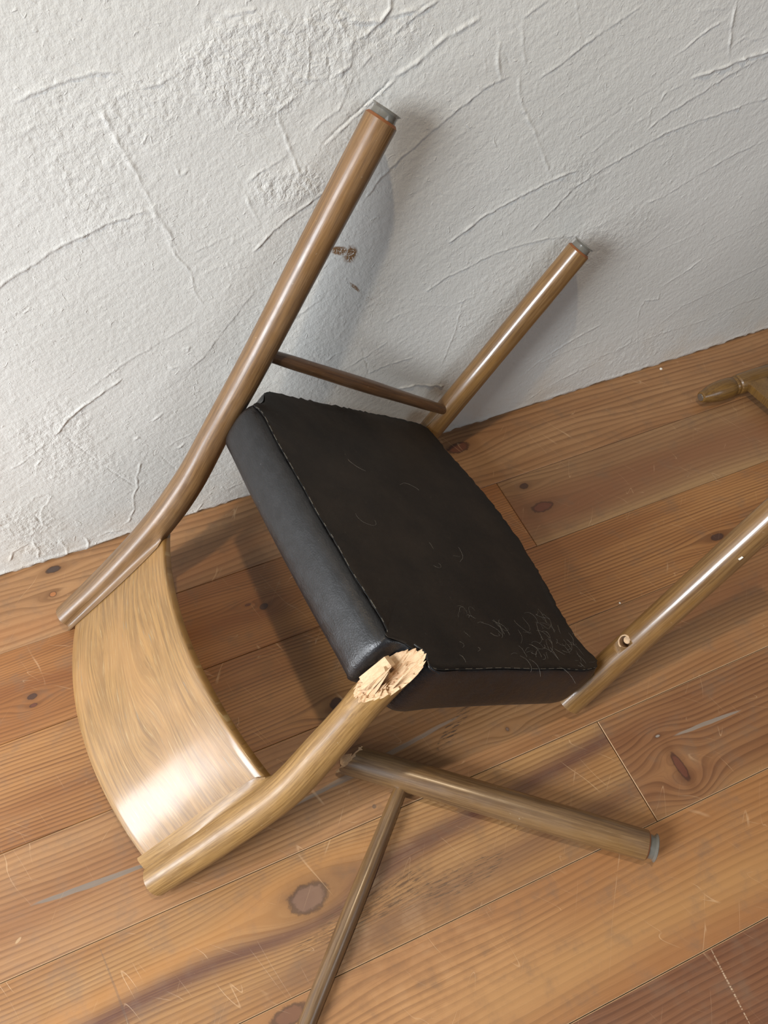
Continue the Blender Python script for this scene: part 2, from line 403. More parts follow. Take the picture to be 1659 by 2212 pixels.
RIDGES = [
 (0.9,1.3,0.7,[-41.9,723.7,-15.7,729.6,0.4,732.5,24.9,735.7,44.7,738.0,70.3,734.0]),
 (0.6,1.3,0.4,[81.5,727.5,89.7,716.3,102.9,713.9,129.9,723.6,155.1,731.7,179.2,742.6]),
 (0.5,1.2,0.2,[36.0,700.3,51.7,709.2,73.0,714.2]),
 (0.9,3.0,0,[40.7,699.9,47.3,670.3,57.9,626.5,59.7,613.1]),
 (0.8,2.2,0,[61.8,606.9,67.6,571.0,76.8,545.4,82.2,517.6]),
 (0.7,1.3,0,[60.1,587.4,73.0,546.4,78.4,511.2,91.3,484.6,89.4,455.3,97.0,430.1]),
 (1.0,1.4,0.8,[-149.6,519.7,-130.2,528.5,-96.1,542.6,-46.4,561.1,-6.8,570.4,16.5,576.0,58.4,580.6]),
 (0.7,2.2,0,[177.1,574.9,182.4,555.6,189.1,534.6]),
 (1.0,1.8,0,[165.2,770.0,164.2,759.9]),
 (0.8,1.8,0,[156.3,752.5,155.7,737.5]),
 (0.7,1.2,0.2,[102.7,625.9,105.1,612.4,117.5,618.7]),
 (0.4,3,0.5,[-65.0,693.5,-47.3,691.3,-25.0,699.8,-16.3,698.1]),
 (0.6,1.2,0.2,[98.5,510.4,134.6,518.9,156.1,523.2]),
 (0.9,1.6,0,[156.1,523.2,149.9,508.0]),
 (0.4,1.0,0,[132.6,507.9,143.3,469.6,140.6,453.4,124.2,437.2]),
 (0.4,0.9,0.5,[52.4,324.2,79.3,341.4,130.3,393.2,172.0,433.4]),
 (0.5,1.5,0,[103.7,476.0,128.1,483.3]),
 (0.7,1.6,0.3,[189.2,768.1,222.7,770.8]),
 (0.6,1.3,0.2,[193.2,757.2,225.2,756.2]),
 (0.7,1.6,0,[273.4,725.4,273.8,712.1,268.8,692.4,286.9,689.1]),
 (0.7,1.6,0,[285.6,715.8,288.9,693.3]),
 (-0.9,0.9,0,[292.7,723.7,296.6,708.2,298.7,688.6]),
 (0.9,1.5,0.6,[300.4,688.3,321.7,696.6,326.1,721.1,342.9,726.9,366.5,738.7,403.5,742.8,420.3,748.6]),
 (1.3,1.8,0.4,[326.9,742.0,343.2,738.1,359.8,736.9,371.5,747.6,371.4,762.3]),
 (1.1,1.8,0,[309.3,756.7,323.9,749.2,310.3,745.8,318.3,733.6]),
 (0.8,1.3,0.3,[220.9,664.5,227.2,661.7,245.0,670.8,267.7,680.5]),
 (0.7,2.2,0,[229.9,656.4,238.2,625.2,247.0,591.4,255.7,567.5]),
 (0.6,1.2,0.5,[180.4,585.0,203.3,597.7,219.8,602.8,238.5,611.5]),
 (0.9,1.5,0.7,[175.2,490.7,207.0,515.3,221.3,523.7,253.1,539.5,280.7,552.2]),
 (0.5,1.3,0,[255.7,567.5,267.2,549.7]),
 (0.8,1.2,0.4,[272.2,633.3,287.1,643.5,305.7,651.3,321.0,678.5,324.7,685.5]),
 (0.6,1.2,0.3,[333.5,691.5,351.0,704.9]),
 (-1.0,1.0,0,[281.3,612.7,304.5,628.4,341.2,651.0,375.3,673.4]),
 (0.8,1.3,0,[282.9,609.5,306.1,625.3,342.9,648.0,377.1,670.5]),
 (0.5,1.0,0,[281.3,612.7,297.7,583.8]),
 (0.9,3.0,0,[377.1,674.7,405.5,685.2,439.1,705.8,464.8,713.6,483.4,720.0]),
 (0.8,1.3,0.7,[332.3,524.1,358.4,553.3,389.6,576.5,403.1,582.8,432.3,601.4,472.8,624.9,503.1,640.7,523.3,646.0,539.2,649.3]),
 (1.5,2.6,0,[515.7,687.9,514.6,672.4,517.7,658.5,522.4,647.8]),
 (-0.6,1.0,0,[520.3,681.4,539.0,651.0]),
 (-0.5,1.2,0,[507.1,706.0,514.5,692.2]),
 (0.9,1.3,0.5,[375.6,719.9,403.2,735.9,430.6,747.1]),
 (0.5,1.2,0,[478.3,740.3,485.3,719.7]),
 (0.35,1.2,0,[493.0,689.0,502.3,647.0]),
 (0.7,1.3,0.4,[543.0,710.9,562.1,720.4,576.0,726.1]),
 (0.6,2.0,0,[543.7,706.8,548.8,675.7,555.8,656.8]),
 (0.8,2.4,0,[548.3,646.0,551.2,627.4,560.3,604.7,578.3,576.8,598.0,543.3,623.8,494.7]),
 (0.5,1.2,0,[613.4,720.8,629.6,682.2,634.9,668.5]),
 (0.8,1.2,0.5,[573.5,635.4,603.1,647.0,637.4,666.5,670.3,681.6,693.5,691.2,716.4,701.3]),
 (1.1,1.4,0.8,[464.3,426.8,489.6,439.3,506.8,449.3,522.5,457.3,545.6,465.6,583.4,476.9,614.8,485.4,637.0,490.3,655.6,493.9,676.9,492.6]),
 (1.8,2.6,0,[491.0,440.5,498.1,445.5,504.0,447.0]),
 (0.9,1.3,0.8,[607.3,410.2,622.6,423.6,645.1,443.5,663.1,460.2,684.0,473.0,713.0,484.6,739.3,493.8,783.0,509.0,810.6,518.6,845.2,524.6,900.8,528.7,957.3,534.8,991.7,536.5]),
 (-0.7,1.0,0,[671.6,514.8,684.0,473.0]),
 (-0.4,1.0,0,[613.2,518.0,693.8,556.9,732.4,575.5,776.1,591.1,828.7,612.9]),
 (1.6,1.9,1.3,[831.0,593.0,859.7,596.0,898.0,601.1,921.8,605.0,956.8,606.5,1006.1,608.2]),
 (0.7,1.2,0.7,[778.2,531.3,805.5,549.2,854.0,566.7,892.7,583.9,925.2,592.7,959.8,600.5,1008.0,604.8]),
 (0.7,1.2,0.2,[776.3,529.7,773.6,561.9,785.5,563.5,789.7,578.7,820.8,589.3]),
 (1.0,1.7,0.2,[886.4,610.9,877.4,636.7,868.8,666.4,867.6,684.1]),
 (0.8,1.4,0.2,[784.3,628.1,803.1,636.0,816.2,644.8,834.9,656.0,858.2,663.0]),
 (0.4,2,0.4,[802.3,680.2,831.0,679.7,862.4,675.6]),
 (0.6,1.5,0.2,[885.2,624.3,902.5,634.5,923.1,627.6,945.3,629.4]),
 (0.7,1.2,0.5,[816.7,405.5,846.9,407.0,888.2,425.1,932.3,441.6,969.4,453.4,1027.6,464.4]),
 (0.4,1.2,0.3,[697.3,382.5,739.0,386.6,772.3,397.0]),
 (0.5,1.3,0.1,[685.9,516.5,702.0,526.1,718.7,541.4]),
 (1.2,2,0,[717.4,540.3,720.1,541.8]),
 (0.5,1.2,0.1,[747.5,546.2,772.1,549.8]),
 (0.4,1.2,0.2,[822.5,316.0,853.8,330.9,879.1,348.8]),
 (0.4,0.9,0,[893.9,330.9,927.5,344.3]),
 (0.4,1.2,0,[874.9,301.7,959.5,316.4]),
 (0.4,1.0,0.2,[984.0,280.3,1033.3,291.6,1109.3,300.7]),
 (0.8,1.6,0.2,[883.8,138.0,877.2,168.6,882.5,193.5,914.1,186.8,911.2,204.4]),
 (0.6,1.6,0.2,[912.8,217.3,948.8,231.9,990.3,257.5]),
 (0.5,1.2,0.4,[940.3,119.4,979.7,149.2,1038.6,162.5,1116.2,183.3,1163.0,192.9]),
 (0.4,1.2,0.4,[1034.5,88.4,1134.4,105.1,1205.2,108.4]),
 (0.7,1.2,0.6,[431.1,349.2,470.0,368.5,508.1,375.1,524.9,382.1,560.9,387.8,600.1,390.2,633.0,389.6,699.2,377.9]),
 (0.5,1.0,0,[414.6,328.8,476.7,309.3,498.7,311.6,519.0,315.3]),
 (0.6,1.2,0.2,[469.3,181.9,480.7,220.9,490.3,252.8,498.9,309.7]),
 (0.4,1.0,0,[589.3,328.4,605.0,271.0]),
 (0.3,1.0,0.1,[553.6,264.2,600.1,268.7]),
 (0.3,1.0,0.1,[514.0,227.8,557.8,230.2]),
 (0.7,2.0,0.4,[648.8,97.7,669.3,115.8,708.6,135.9,757.7,154.6,797.6,165.2]),
 (0.5,1.3,0.3,[663.9,19.4,692.1,35.0,753.2,55.2,824.0,65.7]),
 (1.6,2.0,1.2,[389.3,159.5,427.3,153.8,477.1,131.3]),
 (0.5,1.2,0.3,[670.8,112.9,729.4,121.8,801.2,128.6]),
 (0.5,1.2,0.3,[802.1,77.2,872.4,85.6,954.2,91.7,1061.3,91.4]),
 (0.4,1.1,0.0,[882.6,138.4,926.9,10.9]),
 (0.5,1.3,0.0,[861.4,46.1,853.5,85.1,882.3,91.6,879.5,107.7]),
 (1.1,1.5,1.0,[-156.8,272.9,-145.5,280.9,-128.9,297.3,-99.5,313.7,-73.7,325.6,-38.0,342.7]),
 (0.8,1.8,0,[-131.2,300.1,-116.4,305.5,-96.5,317.1]),
 (0.5,1.2,0.4,[-92.5,335.8,-66.3,349.9,-21.0,371.4,21.8,384.9,88.3,409.3]),
 (-0.7,1.0,0,[-144.1,277.3,-131.6,240.2,-105.2,173.3,-78.1,116.2]),
 (-0.5,1.0,0,[-25.5,174.7,-8.6,127.2]),
 (0.8,1.4,0,[-56.5,169.7,-72.4,137.6,-76.1,115.1,-89.0,95.5,-95.2,63.9,-112.7,37.1,-128.7,28.1]),
 (0.7,1.4,0.3,[-233.3,234.4,-210.2,241.5,-172.5,265.7]),
 (0.6,1.4,0.2,[-233.9,266.0,-219.7,269.7]),
 (0.7,1.2,0,[-184.3,240.0,-200.7,222.1,-201.8,211.7]),
 (0.6,1.3,0.5,[-243.3,147.2,-223.3,161.9,-204.7,163.0,-201.2,152.9,-226.9,126.3,-236.6,97.3]),
 (-1.6,1.3,0.6,[-236.7,122.8,-235.2,103.0,-238.7,89.4]),
 (1.0,1.4,0.8,[-225.6,45.7,-223.3,20.6,-228.2,-1.0]),
 (1.2,1.4,0.8,[-188.1,33.9,-185.3,18.2,-192.5,2.4,-201.6,-3.8]),
 (1.0,1.4,0.6,[-269.9,74.0,-264.0,63.9,-261.8,39.2,-270.1,14.2]),
 (1.0,1.4,0.6,[-311.9,31.2,-298.9,51.5,-281.3,59.0,-263.6,60.9]),
 (1.4,2.2,0.3,[-166.2,24.1,-149.2,25.7,-130.7,20.9]),
 (-1.4,1.2,0,[-159.7,24.7,-145.8,23.7,-130.7,15.2]),
 (0.6,1.3,0.2,[58.3,38.8,105.2,47.1]),
 (0.8,1.3,0.2,[-17.7,2.0,0.7,6.1,17.1,24.9]),
 (0.5,1.2,0.2,[27.8,78.7,37.5,86.6,62.0,87.3]),
 (0.7,1.2,0.3,[263.0,268.1,279.9,276.6,300.2,278.0]),
 (0.8,1.3,0.4,[332.7,215.3,362.6,221.9,414.6,222.7]),
 (-1.2,1.1,0,[324.4,272.4,328.6,249.4,332.2,231.0,334.3,211.6]),
 (0.6,1.2,0.3,[208.7,360.0,238.8,375.7,268.6,391.3]),
 (0.5,1.2,0.2,[289.6,238.5,330.3,253.7,370.8,273.7]),
 (0.6,1.2,0.3,[342.9,492.0,351.2,496.9,360.7,495.9]),
 (0.5,1.2,0.2,[362.9,309.3,386.4,319.8,418.0,320.6]),
 (1.3,1.8,0,[29.6,343.4,32.8,336.9,41.5,336.4]),
 (0.9,1.5,0,[54.6,365.1,63.1,364.6,59.6,357.3]),
 (1.4,2,0,[-53.5,219.2,-47.5,222.9,-43.2,217.8]),
 (1.2,2,0,[-17.7,247.6,-5.8,252.8,0.3,257.4]),
 (1.3,2,0,[-94.3,241.3,-90.9,240.9]),
 (1.3,2,0,[-146.9,138.5,-142.5,138.7]),
 (0.8,1.6,0,[-4.5,175.3,9.4,176.9,18.5,184.0]),
 (0.7,1.3,0.2,[-10.9,186.0,17.3,195.6,35.1,198.7]),
 (0.9,1.6,0,[-39.8,540.2,-31.9,542.6]),
 (0.8,1.5,0,[-21.8,544.9,-17.6,546.3]),
 (0.8,1.5,0,[-66.6,541.3,-63.8,543.1]),
 (1.2,1.8,0,[723.6,474.9,729.2,478.0]),
 (1.0,1.5,0,[787.2,496.2,790.8,497.5]),
 (1.2,1.8,0,[811.6,501.6,815.5,502.2]),
 (0.9,1.5,0,[797.8,498.9,801.4,500.3]),
 (0.8,2,0,[-58.3,602.1,-55.5,599.7]),
 (0.8,2,0,[-28.9,597.6,-24.8,598.9]),
 (0.8,1.5,0.3,[121.2,39.4,139.8,50.0]),
 (0.9,1.6,0.2,[307.0,695.1,312.3,690.2,309.3,685.7]),
 (0.9,1.6,0,[413.1,716.8,418.8,719.8]),
 (0.8,1.5,0,[530.1,697.4,534.3,698.7]),
 (1.0,1.6,0,[650.8,653.9,647.9,657.1]),
 (0.7,1.5,0,[306.5,508.2,316.8,515.8,318.3,520.2]),
]
ROUGH = [(5, 662, 82, 89, 0.8), (92, 685, 80, 50, 0.9), (216, 711, 86, 53, 1.4), (262, 745, 91, 26, 1.4), (232, 572, 45, 32, 1.5), (302, 706, 33, 37, 1.5), (-159, 237, 67, 102, 1.0), (22, 580, 63, 33, 0.7), (747, 355, 118, 53, 0.8), (309, 327, 126, 99, 0.4), (-261, 89, 56, 83, 1.2), (665, 485, 51, 44, 0.8), (358, 716, 58, 33, 1.3), (904, 49, 155, 66, 0.6), (586, 294, 113, 83, 0.5)]

# ------------------------------------------------------------------ mesh helpers
def mk(name, verts, faces, mats, parent=None, gc=None, fmat=None, smooth=True, loc=None, sharp=None):
    me = bpy.data.meshes.new(name)
    me.from_pydata([tuple(v) for v in verts], [], faces)
    for m in (mats if isinstance(mats, (list, tuple)) else [mats]):
        me.materials.append(m)
    if gc is not None:
        a = me.attributes.new('gc', 'FLOAT_VECTOR', 'POINT')
        a.data.foreach_set('vector', [c for v in gc for c in v])
    if fmat is not None:
        me.polygons.foreach_set('material_index', fmat)
    bm = bmesh.new()
    bm.from_mesh(me)
    bmesh.ops.recalc_face_normals(bm, faces=bm.faces)
    bm.to_mesh(me)
    bm.free()
    if smooth:
        me.polygons.foreach_set('use_smooth', [True] * len(me.polygons))
        me.set_sharp_from_angle(angle=math.radians(sharp or 40))
    o = bpy.data.objects.new(name, me)
    COL.objects.link(o)
    if parent is not None:
        o.parent = parent
    if loc is not None:
        o.location = loc
    return o


def empty(name, loc, rot3=None):
    o = bpy.data.objects.new(name, None)
    o.empty_display_size = 0.05
    COL.objects.link(o)
    M = rot3.to_4x4() if rot3 is not None else Matrix.Identity(4)
    M.translation = Vector(loc)
    o.matrix_world = M
    return o


def tag(o, label, cat, group=None):
    o['label'] = label
    o['category'] = cat
    if group:
        o['group'] = group


def crom(pts, n):
    P = [Vector(p) for p in pts]
    P = [P[0] * 2 - P[1]] + P + [P[-1] * 2 - P[-2]]
    out = []
    for i in range(1, len(P) - 2):
        for k in range(n):
            t = k / n
            a, b, c, d_ = P[i - 1], P[i], P[i + 1], P[i + 2]
            out.append(0.5 * ((2 * b) + (c - a) * t + (2 * a - 5 * b + 4 * c - d_) * t * t + (3 * b - a - 3 * c + d_) * t ** 3))
    out.append(P[-2])
    return out


def interp(tab, x):
    if x <= tab[0][0]:
        return tab[0][1]
    for (a, va), (b, vb) in zip(tab, tab[1:]):
        if x <= b:
            t = (x - a) / (b - a)
            t = t * t * (3 - 2 * t)
            return va + (vb - va) * t
    return tab[-1][1]


def tube(name, path, rad, mat, parent=None, seg=32, ref=Vector((1, 0, 0)), sect=None, bevel0=0.0, bevel1=0.0,
         mats=None, cap0=0, cap1=0, flat=1.0, bias=0.0, bow=None):
    """round bar along path; rad(s) radius; sect(s, k, r) optional (a, b) section point in the ref / binormal axes"""
    N = len(path)
    L = [0.0]
    for a, b in zip(path, path[1:]):
        L.append(L[-1] + (b - a).length)
    V, F, GC, FM = [], [], [], []
    rings = []

    def ring(c, t, s, scale):
        e1 = (ref - t * ref.dot(t)).normalized()
        e2 = t.cross(e1).normalized()
        idx = []
        for k in range(seg):
            th = 2 * math.pi * k / seg
            r = rad(s) * scale
            if sect:
                a, b = sect(s, th, r)
            else:
                a, b = r * math.cos(th), r * math.sin(th)
            idx.append(len(V))
            V.append(c + e1 * a + e2 * b)
            GC.append((a, b, s))
        rings.append(idx)
    for i in range(N):
        t = (path[min(i + 1, N - 1)] - path[max(i - 1, 0)]).normalized()
        s = L[i]
        if i == 0 and bevel0:
            ring(path[0], t, s, 1 - bevel0 / rad(0))
            ring(path[0] + t * bevel0, t, s + bevel0, 1)
        elif i == N - 1 and bevel1:
            ring(path[-1] - t * bevel1, t, s - bevel1, 1)
            ring(path[-1], t, s, 1 - bevel1 / rad(s))
        else:
            ring(path[i], t, s, 1)
    for ri in range(len(rings) - 1):
        a, b = rings[ri], rings[ri + 1]
        for k in range(seg):
            F.append((a[k], a[(k + 1) % seg], b[(k + 1) % seg], b[k]))
            m = 0
            if cap0 and bevel0 and ri == 0:
                m = cap0
            if cap1 and bevel1 and ri == len(rings) - 2:
                m = cap1
            FM.append(m)
    F.append(tuple(reversed(rings[0])))
    FM.append(cap0)
    F.append(tuple(rings[-1]))
    FM.append(cap1)
    return mk(name, V, F, mats or mat, parent, GC, FM)


def lathe(name, origin, axis, prof, mat, parent=None, seg=40, gcz=0.0):
    axis = axis.normalized()
    e1 = axis.orthogonal().normalized()
    e2 = axis.cross(e1)
    V, F, GC = [], [], []
    for (s, r) in prof:
        for k in range(seg):
            th = 2 * math.pi * k / seg
            V.append(origin + axis * s + e1 * (r * math.cos(th)) + e2 * (r * math.sin(th)))
            GC.append((r * math.cos(th), r * math.sin(th), s + gcz))
    for i in range(len(prof) - 1):
        for k in range(seg):
            F.append((i * seg + k, i * seg + (k + 1) % seg, (i + 1) * seg + (k + 1) % seg, (i + 1) * seg + k))
    F.append(tuple(range(seg - 1, -1, -1)))
    F.append(tuple(range((len(prof) - 1) * seg, len(prof) * seg)))
    return mk(name, V, F, mat, parent, GC, sharp=32)


def box(name, c, ax, ay, az, sx, sy, sz, mat, parent=None, bev=0.0):
    """box at c, half sizes along unit axes, chamfered"""
    bm = bmesh.new()
    bmesh.ops.create_cube(bm, size=2.0)
    for v in bm.verts:
        v.co = Vector((v.co.x * sx, v.co.y * sy, v.co.z * sz))
    if bev:
        bmesh.ops.bevel(bm, geom=list(bm.edges), offset=bev, segments=2, profile=0.6, affect='EDGES')
    gc = [tuple(v.co) for v in bm.verts]
    V = [c + ax * v.co.x + ay * v.co.y + az * v.co.z for v in bm.verts]
    bm.verts.ensure_lookup_table()
    F = [tuple(v.index for v in f.verts) for f in bm.faces]
    bm.verts.index_update()
    F = [tuple(v.index for v in f.verts) for f in bm.faces]
    bm.free()
    return mk(name, V, F, mat, parent, gc)


# ------------------------------------------------------------------ wall: plaster relief as real geometry
WY = 0.868
WX0, WX1, WZ1, ST = -0.62, 1.50, 1.02, 0.0017


def vnoise(xx, zz, fx, fz, seed):
    rng = np.random.RandomState(seed)
    T = rng.rand(256, 256).astype(np.float32)
    a = xx * fx
    b = zz * fz
    ia = np.floor(a).astype(int)
    ib = np.floor(b).astype(int)
    fa = a - ia
    fb = b - ib
    fa = fa * fa * (3 - 2 * fa)
    fb = fb * fb * (3 - 2 * fb)
    g = lambda i, j: T[i & 255, j & 255]
    return (g(ia, ib) * (1 - fa) + g(ia + 1, ib) * fa) * (1 - fb) + (g(ia, ib + 1) * (1 - fa) + g(ia + 1, ib + 1) * fa) * fb - 0.5


def build_wall():
    nx = int((WX1 - WX0) / ST) + 1
    nz = int(WZ1 / ST) + 1
    X = np.linspace(WX0, WX1, nx)
    Z = np.linspace(0, WZ1, nz)
    xx, zz = np.meshgrid(X, Z)              # rows: z
    H = np.zeros_like(xx)
    rough = np.zeros_like(xx)
    for (cx, cz, rx, rz, a) in ROUGH:
        q = ((xx - cx / 1000) / (rx / 1000)) ** 2 + ((zz - cz / 1000) / (rz / 1000)) ** 2
        q = q + vnoise(xx, zz, 30, 30, 3) * 1.2
        rough = np.maximum(rough, a * np.clip(1.25 - q, 0, 1))
    # trowel plates: broad undulation and sweeping fine streaks
    H += vnoise(xx, zz, 5, 7, 1) * 0.0022
    H += vnoise(xx, zz, 13, 17, 2) * 0.0008
    c, s = math.cos(0.45), math.sin(0.45)
    u, v = xx * c + zz * s, -xx * s + zz * c
    H += vnoise(u + 9, v + 9, 6, 210, 4) * 0.00022
    H += vnoise(u + 9, v + 9, 12, 90, 5) * 0.0003 * np.clip(vnoise(xx, zz, 6, 6, 6) * 4, 0, 1)
    H += vnoise(xx, zz, 260, 300, 7) * 0.00022
    H += vnoise(xx, zz, 130, 150, 8) * 0.00020
    H += rough * (vnoise(xx, zz, 230, 190, 9) * 0.0007 + vnoise(xx, zz, 115, 95, 10) * 0.0006)
    rs = np.random.RandomState(5)
    for ri, (A, w, B, q) in enumerate(RIDGES):
        P = np.array(q).reshape(-1, 2) / 1000
        A, w, B = A / 1000 * 1.3, w / 1000 * 0.75, B / 1000 * 0.8
        # resample with jitter
        R = [P[0]]
        for a, b in zip(P, P[1:]):
            n = max(1, int(np.hypot(*(b - a)) / 0.006))
            for k in range(1, n + 1):
                R.append(a + (b - a) * k / n)
        R = np.array(R)
        R[1:-1] += rs.randn(len(R) - 2, 2) * 0.00055
        amp = np.clip(0.85 + 0.4 * rs.randn(len(R)), 0.25, 1.7)
        amp[0] *= 0.3
        amp[-1] *= 0.3
        mg = 0.022 if B else 0.006
        x0, x1 = R[:, 0].min() - mg, R[:, 0].max() + mg
        z0, z1 = R[:, 1].min() - mg, R[:, 1].max() + mg
        i0, i1 = np.searchsorted(X, [x0, x1])
        j0, j1 = np.searchsorted(Z, [z0, z1])
        if i1 <= i0 or j1 <= j0:
            continue
        sx, sz = xx[j0:j1, i0:i1], zz[j0:j1, i0:i1]
        best = np.full(sx.shape, 1e9)
        side = np.zeros(sx.shape)
        am = np.zeros(sx.shape)
        along = np.zeros(sx.shape)
        for k, (a, b) in enumerate(zip(R, R[1:])):
            dv = b - a
            L2 = dv @ dv
            if L2 < 1e-12:
                continue
            t = np.clip(((sx - a[0]) * dv[0] + (sz - a[1]) * dv[1]) / L2, 0, 1)
            dx, dz = sx - a[0] - t * dv[0], sz - a[1] - t * dv[1]
            dd = np.hypot(dx, dz)
            m = dd < best
            best = np.where(m, dd, best)
            sg = np.sign(dv[0] * dz - dv[1] * dx)
            side = np.where(m, sg, side)
            am = np.where(m, amp[k] * (1 - t) + amp[k + 1] * t, am)
            along = np.where(m, (k + t) / (len(R) - 1), along)
        endf = np.clip(np.minimum(along, 1 - along) * 7, 0, 1)
        h = A * am * np.exp(-(best / w) ** 2)
        if B:
            sgd = best * side
            h = h + B * endf * (1 / (1 + np.exp(-sgd / 0.0006))) * np.exp(-best / 0.009) * 1.1
        H[j0:j1, i0:i1] += h
    # broken lower edge of the plaster over the boards
    eb = (vnoise(X, X * 0, 17, 1, 20) + 0.6 * vnoise(X, X * 0, 47, 1, 24) + 0.3 * vnoise(X, X * 0, 190, 1, 21))
    edge = 0.0006 + 0.0052 * np.clip(eb, 0, 1)
    zz2 = zz.copy()
    nlow = 12
    for j in range(nlow):
        f = (1 - j / nlow)
        zz2[j] += edge * f
        H[j] -= 0.0035 * max(0, 1 - j / 3.0) * (0.6 + vnoise(X, X * 0, 90, 1, 22)) - 0.0006 * math.exp(-((j - 4) / 2.5) ** 2) * (1 + 2 * vnoise(X, X * 0, 33, 1, 23))
    # fade to flat at outer border
    fb = np.clip(np.minimum(np.minimum(xx - WX0, WX1 - xx), WZ1 - zz) / 0.05, 0, 1)
    H *= fb
    co = np.empty((nz * nx, 3), np.float32)
    co[:, 0] = xx.ravel()
    co[:, 1] = WY - H.ravel()
    co[:, 2] = zz2.ravel()
    ix = np.arange(nz * nx).reshape(nz, nx)
    quads = np.stack([ix[:-1, :-1], ix[:-1, 1:], ix[1:, 1:], ix[1:, :-1]], -1).reshape(-1, 4)
    # surrounding plain wall
    base = len(co)
    ex = np.array([(-2.6, WY, 0), (WX0, WY, 0), (WX1, WY, 0), (3.4, WY, 0),
                   (-2.6, WY, WZ1), (WX0, WY, WZ1), (WX1, WY, WZ1), (3.4, WY, WZ1),
                   (-2.6, WY, 2.6), (3.4, WY, 2.6), (WX0, WY, 2.6), (WX1, WY, 2.6)], np.float32)
    co = np.concatenate([co, ex])
    b = base
    eq = np.array([(b, b + 1, b + 5, b + 4), (b + 2, b + 3, b + 7, b + 6), (b + 4, b + 5, b + 10, b + 8),
                   (b + 5, b + 6, b + 11, b + 10), (b + 6, b + 7, b + 9, b + 11)])
    quads = np.concatenate([quads, eq]).astype(np.int32)
    me = bpy.data.meshes.new('wall_back')
    me.vertices.add(len(co))
    me.vertices.foreach_set('co', co.ravel())
    me.loops.add(quads.size)
    me.loops.foreach_set('vertex_index', quads.ravel())
    me.polygons.add(len(quads))
    me.polygons.foreach_set('loop_start', np.arange(0, quads.size, 4, dtype=np.int32))
    me.polygons.foreach_set('loop_total', np.full(len(quads), 4, np.int32))
    me.polygons.foreach_set('use_smooth', np.ones(len(quads), bool))
    me.update(calc_edges=True)
    a = me.attributes.new('gc', 'FLOAT_VECTOR', 'POINT')
    g = np.zeros((len(co), 3), np.float32)
    g[:nz * nx, 0] = rough.ravel()
    a.data.foreach_set('vector', g.ravel())
    me.materials.append(PLASTER)
    o = bpy.data.objects.new('wall_back', me)
    COL.objects.link(o)
    o['kind'] = 'structure'
    return o


build_wall()

# ------------------------------------------------------------------ floor: subfloor with separate pine boards
FX0, FX1, FY0 = -1.6, 2.4, -0.95
floor = mk('floor', [(FX0, FY0, -0.03), (FX1, FY0, -0.03), (FX1, WY + 0.02, -0.03), (FX0, WY + 0.02, -0.03),
                     (FX0, FY0, -0.0165), (FX1, FY0, -0.0165), (FX1, WY + 0.02, -0.0165), (FX0, WY + 0.02, -0.0165)],
           [(0, 1, 2, 3), (4, 5, 6, 7), (0, 1, 5, 4), (1, 2, 6, 5), (2, 3, 7, 6), (3, 0, 4, 7)], DARK, smooth=False)
floor['kind'] = 'structure'


def plank(x0, x1, y0, y1, mat, dz=0.0, gap=0.0004, ch=0.0008, worn=False):
    x0 += gap; x1 -= gap; y0 += gap; y1 -= gap
    zt, zb = dz, -0.0163
    V = [(x0, y0, zb), (x1, y0, zb), (x1, y1, zb), (x0, y1, zb),
         (x0, y0, zt - ch), (x1, y0, zt - ch), (x1, y1, zt - ch), (x0, y1, zt - ch),
         (x0 + ch, y0 + ch, zt), (x1 - ch, y0 + ch, zt), (x1 - ch, y1 - ch, zt), (x0 + ch, y1 - ch, zt)]
    F = [(3, 2, 1, 0), (0, 1, 5, 4), (1, 2, 6, 5), (2, 3, 7, 6), (3, 0, 4, 7),
         (4, 5, 9, 8), (5, 6, 10, 9), (6, 7, 11, 10), (7, 4, 8, 11), (8, 9, 10, 11)]
    return mk('plank', V, F, [mat, EDGE if worn else mat], floor, smooth=False, fmat=[0] * 5 + [1, 0, 1, 1, 0])


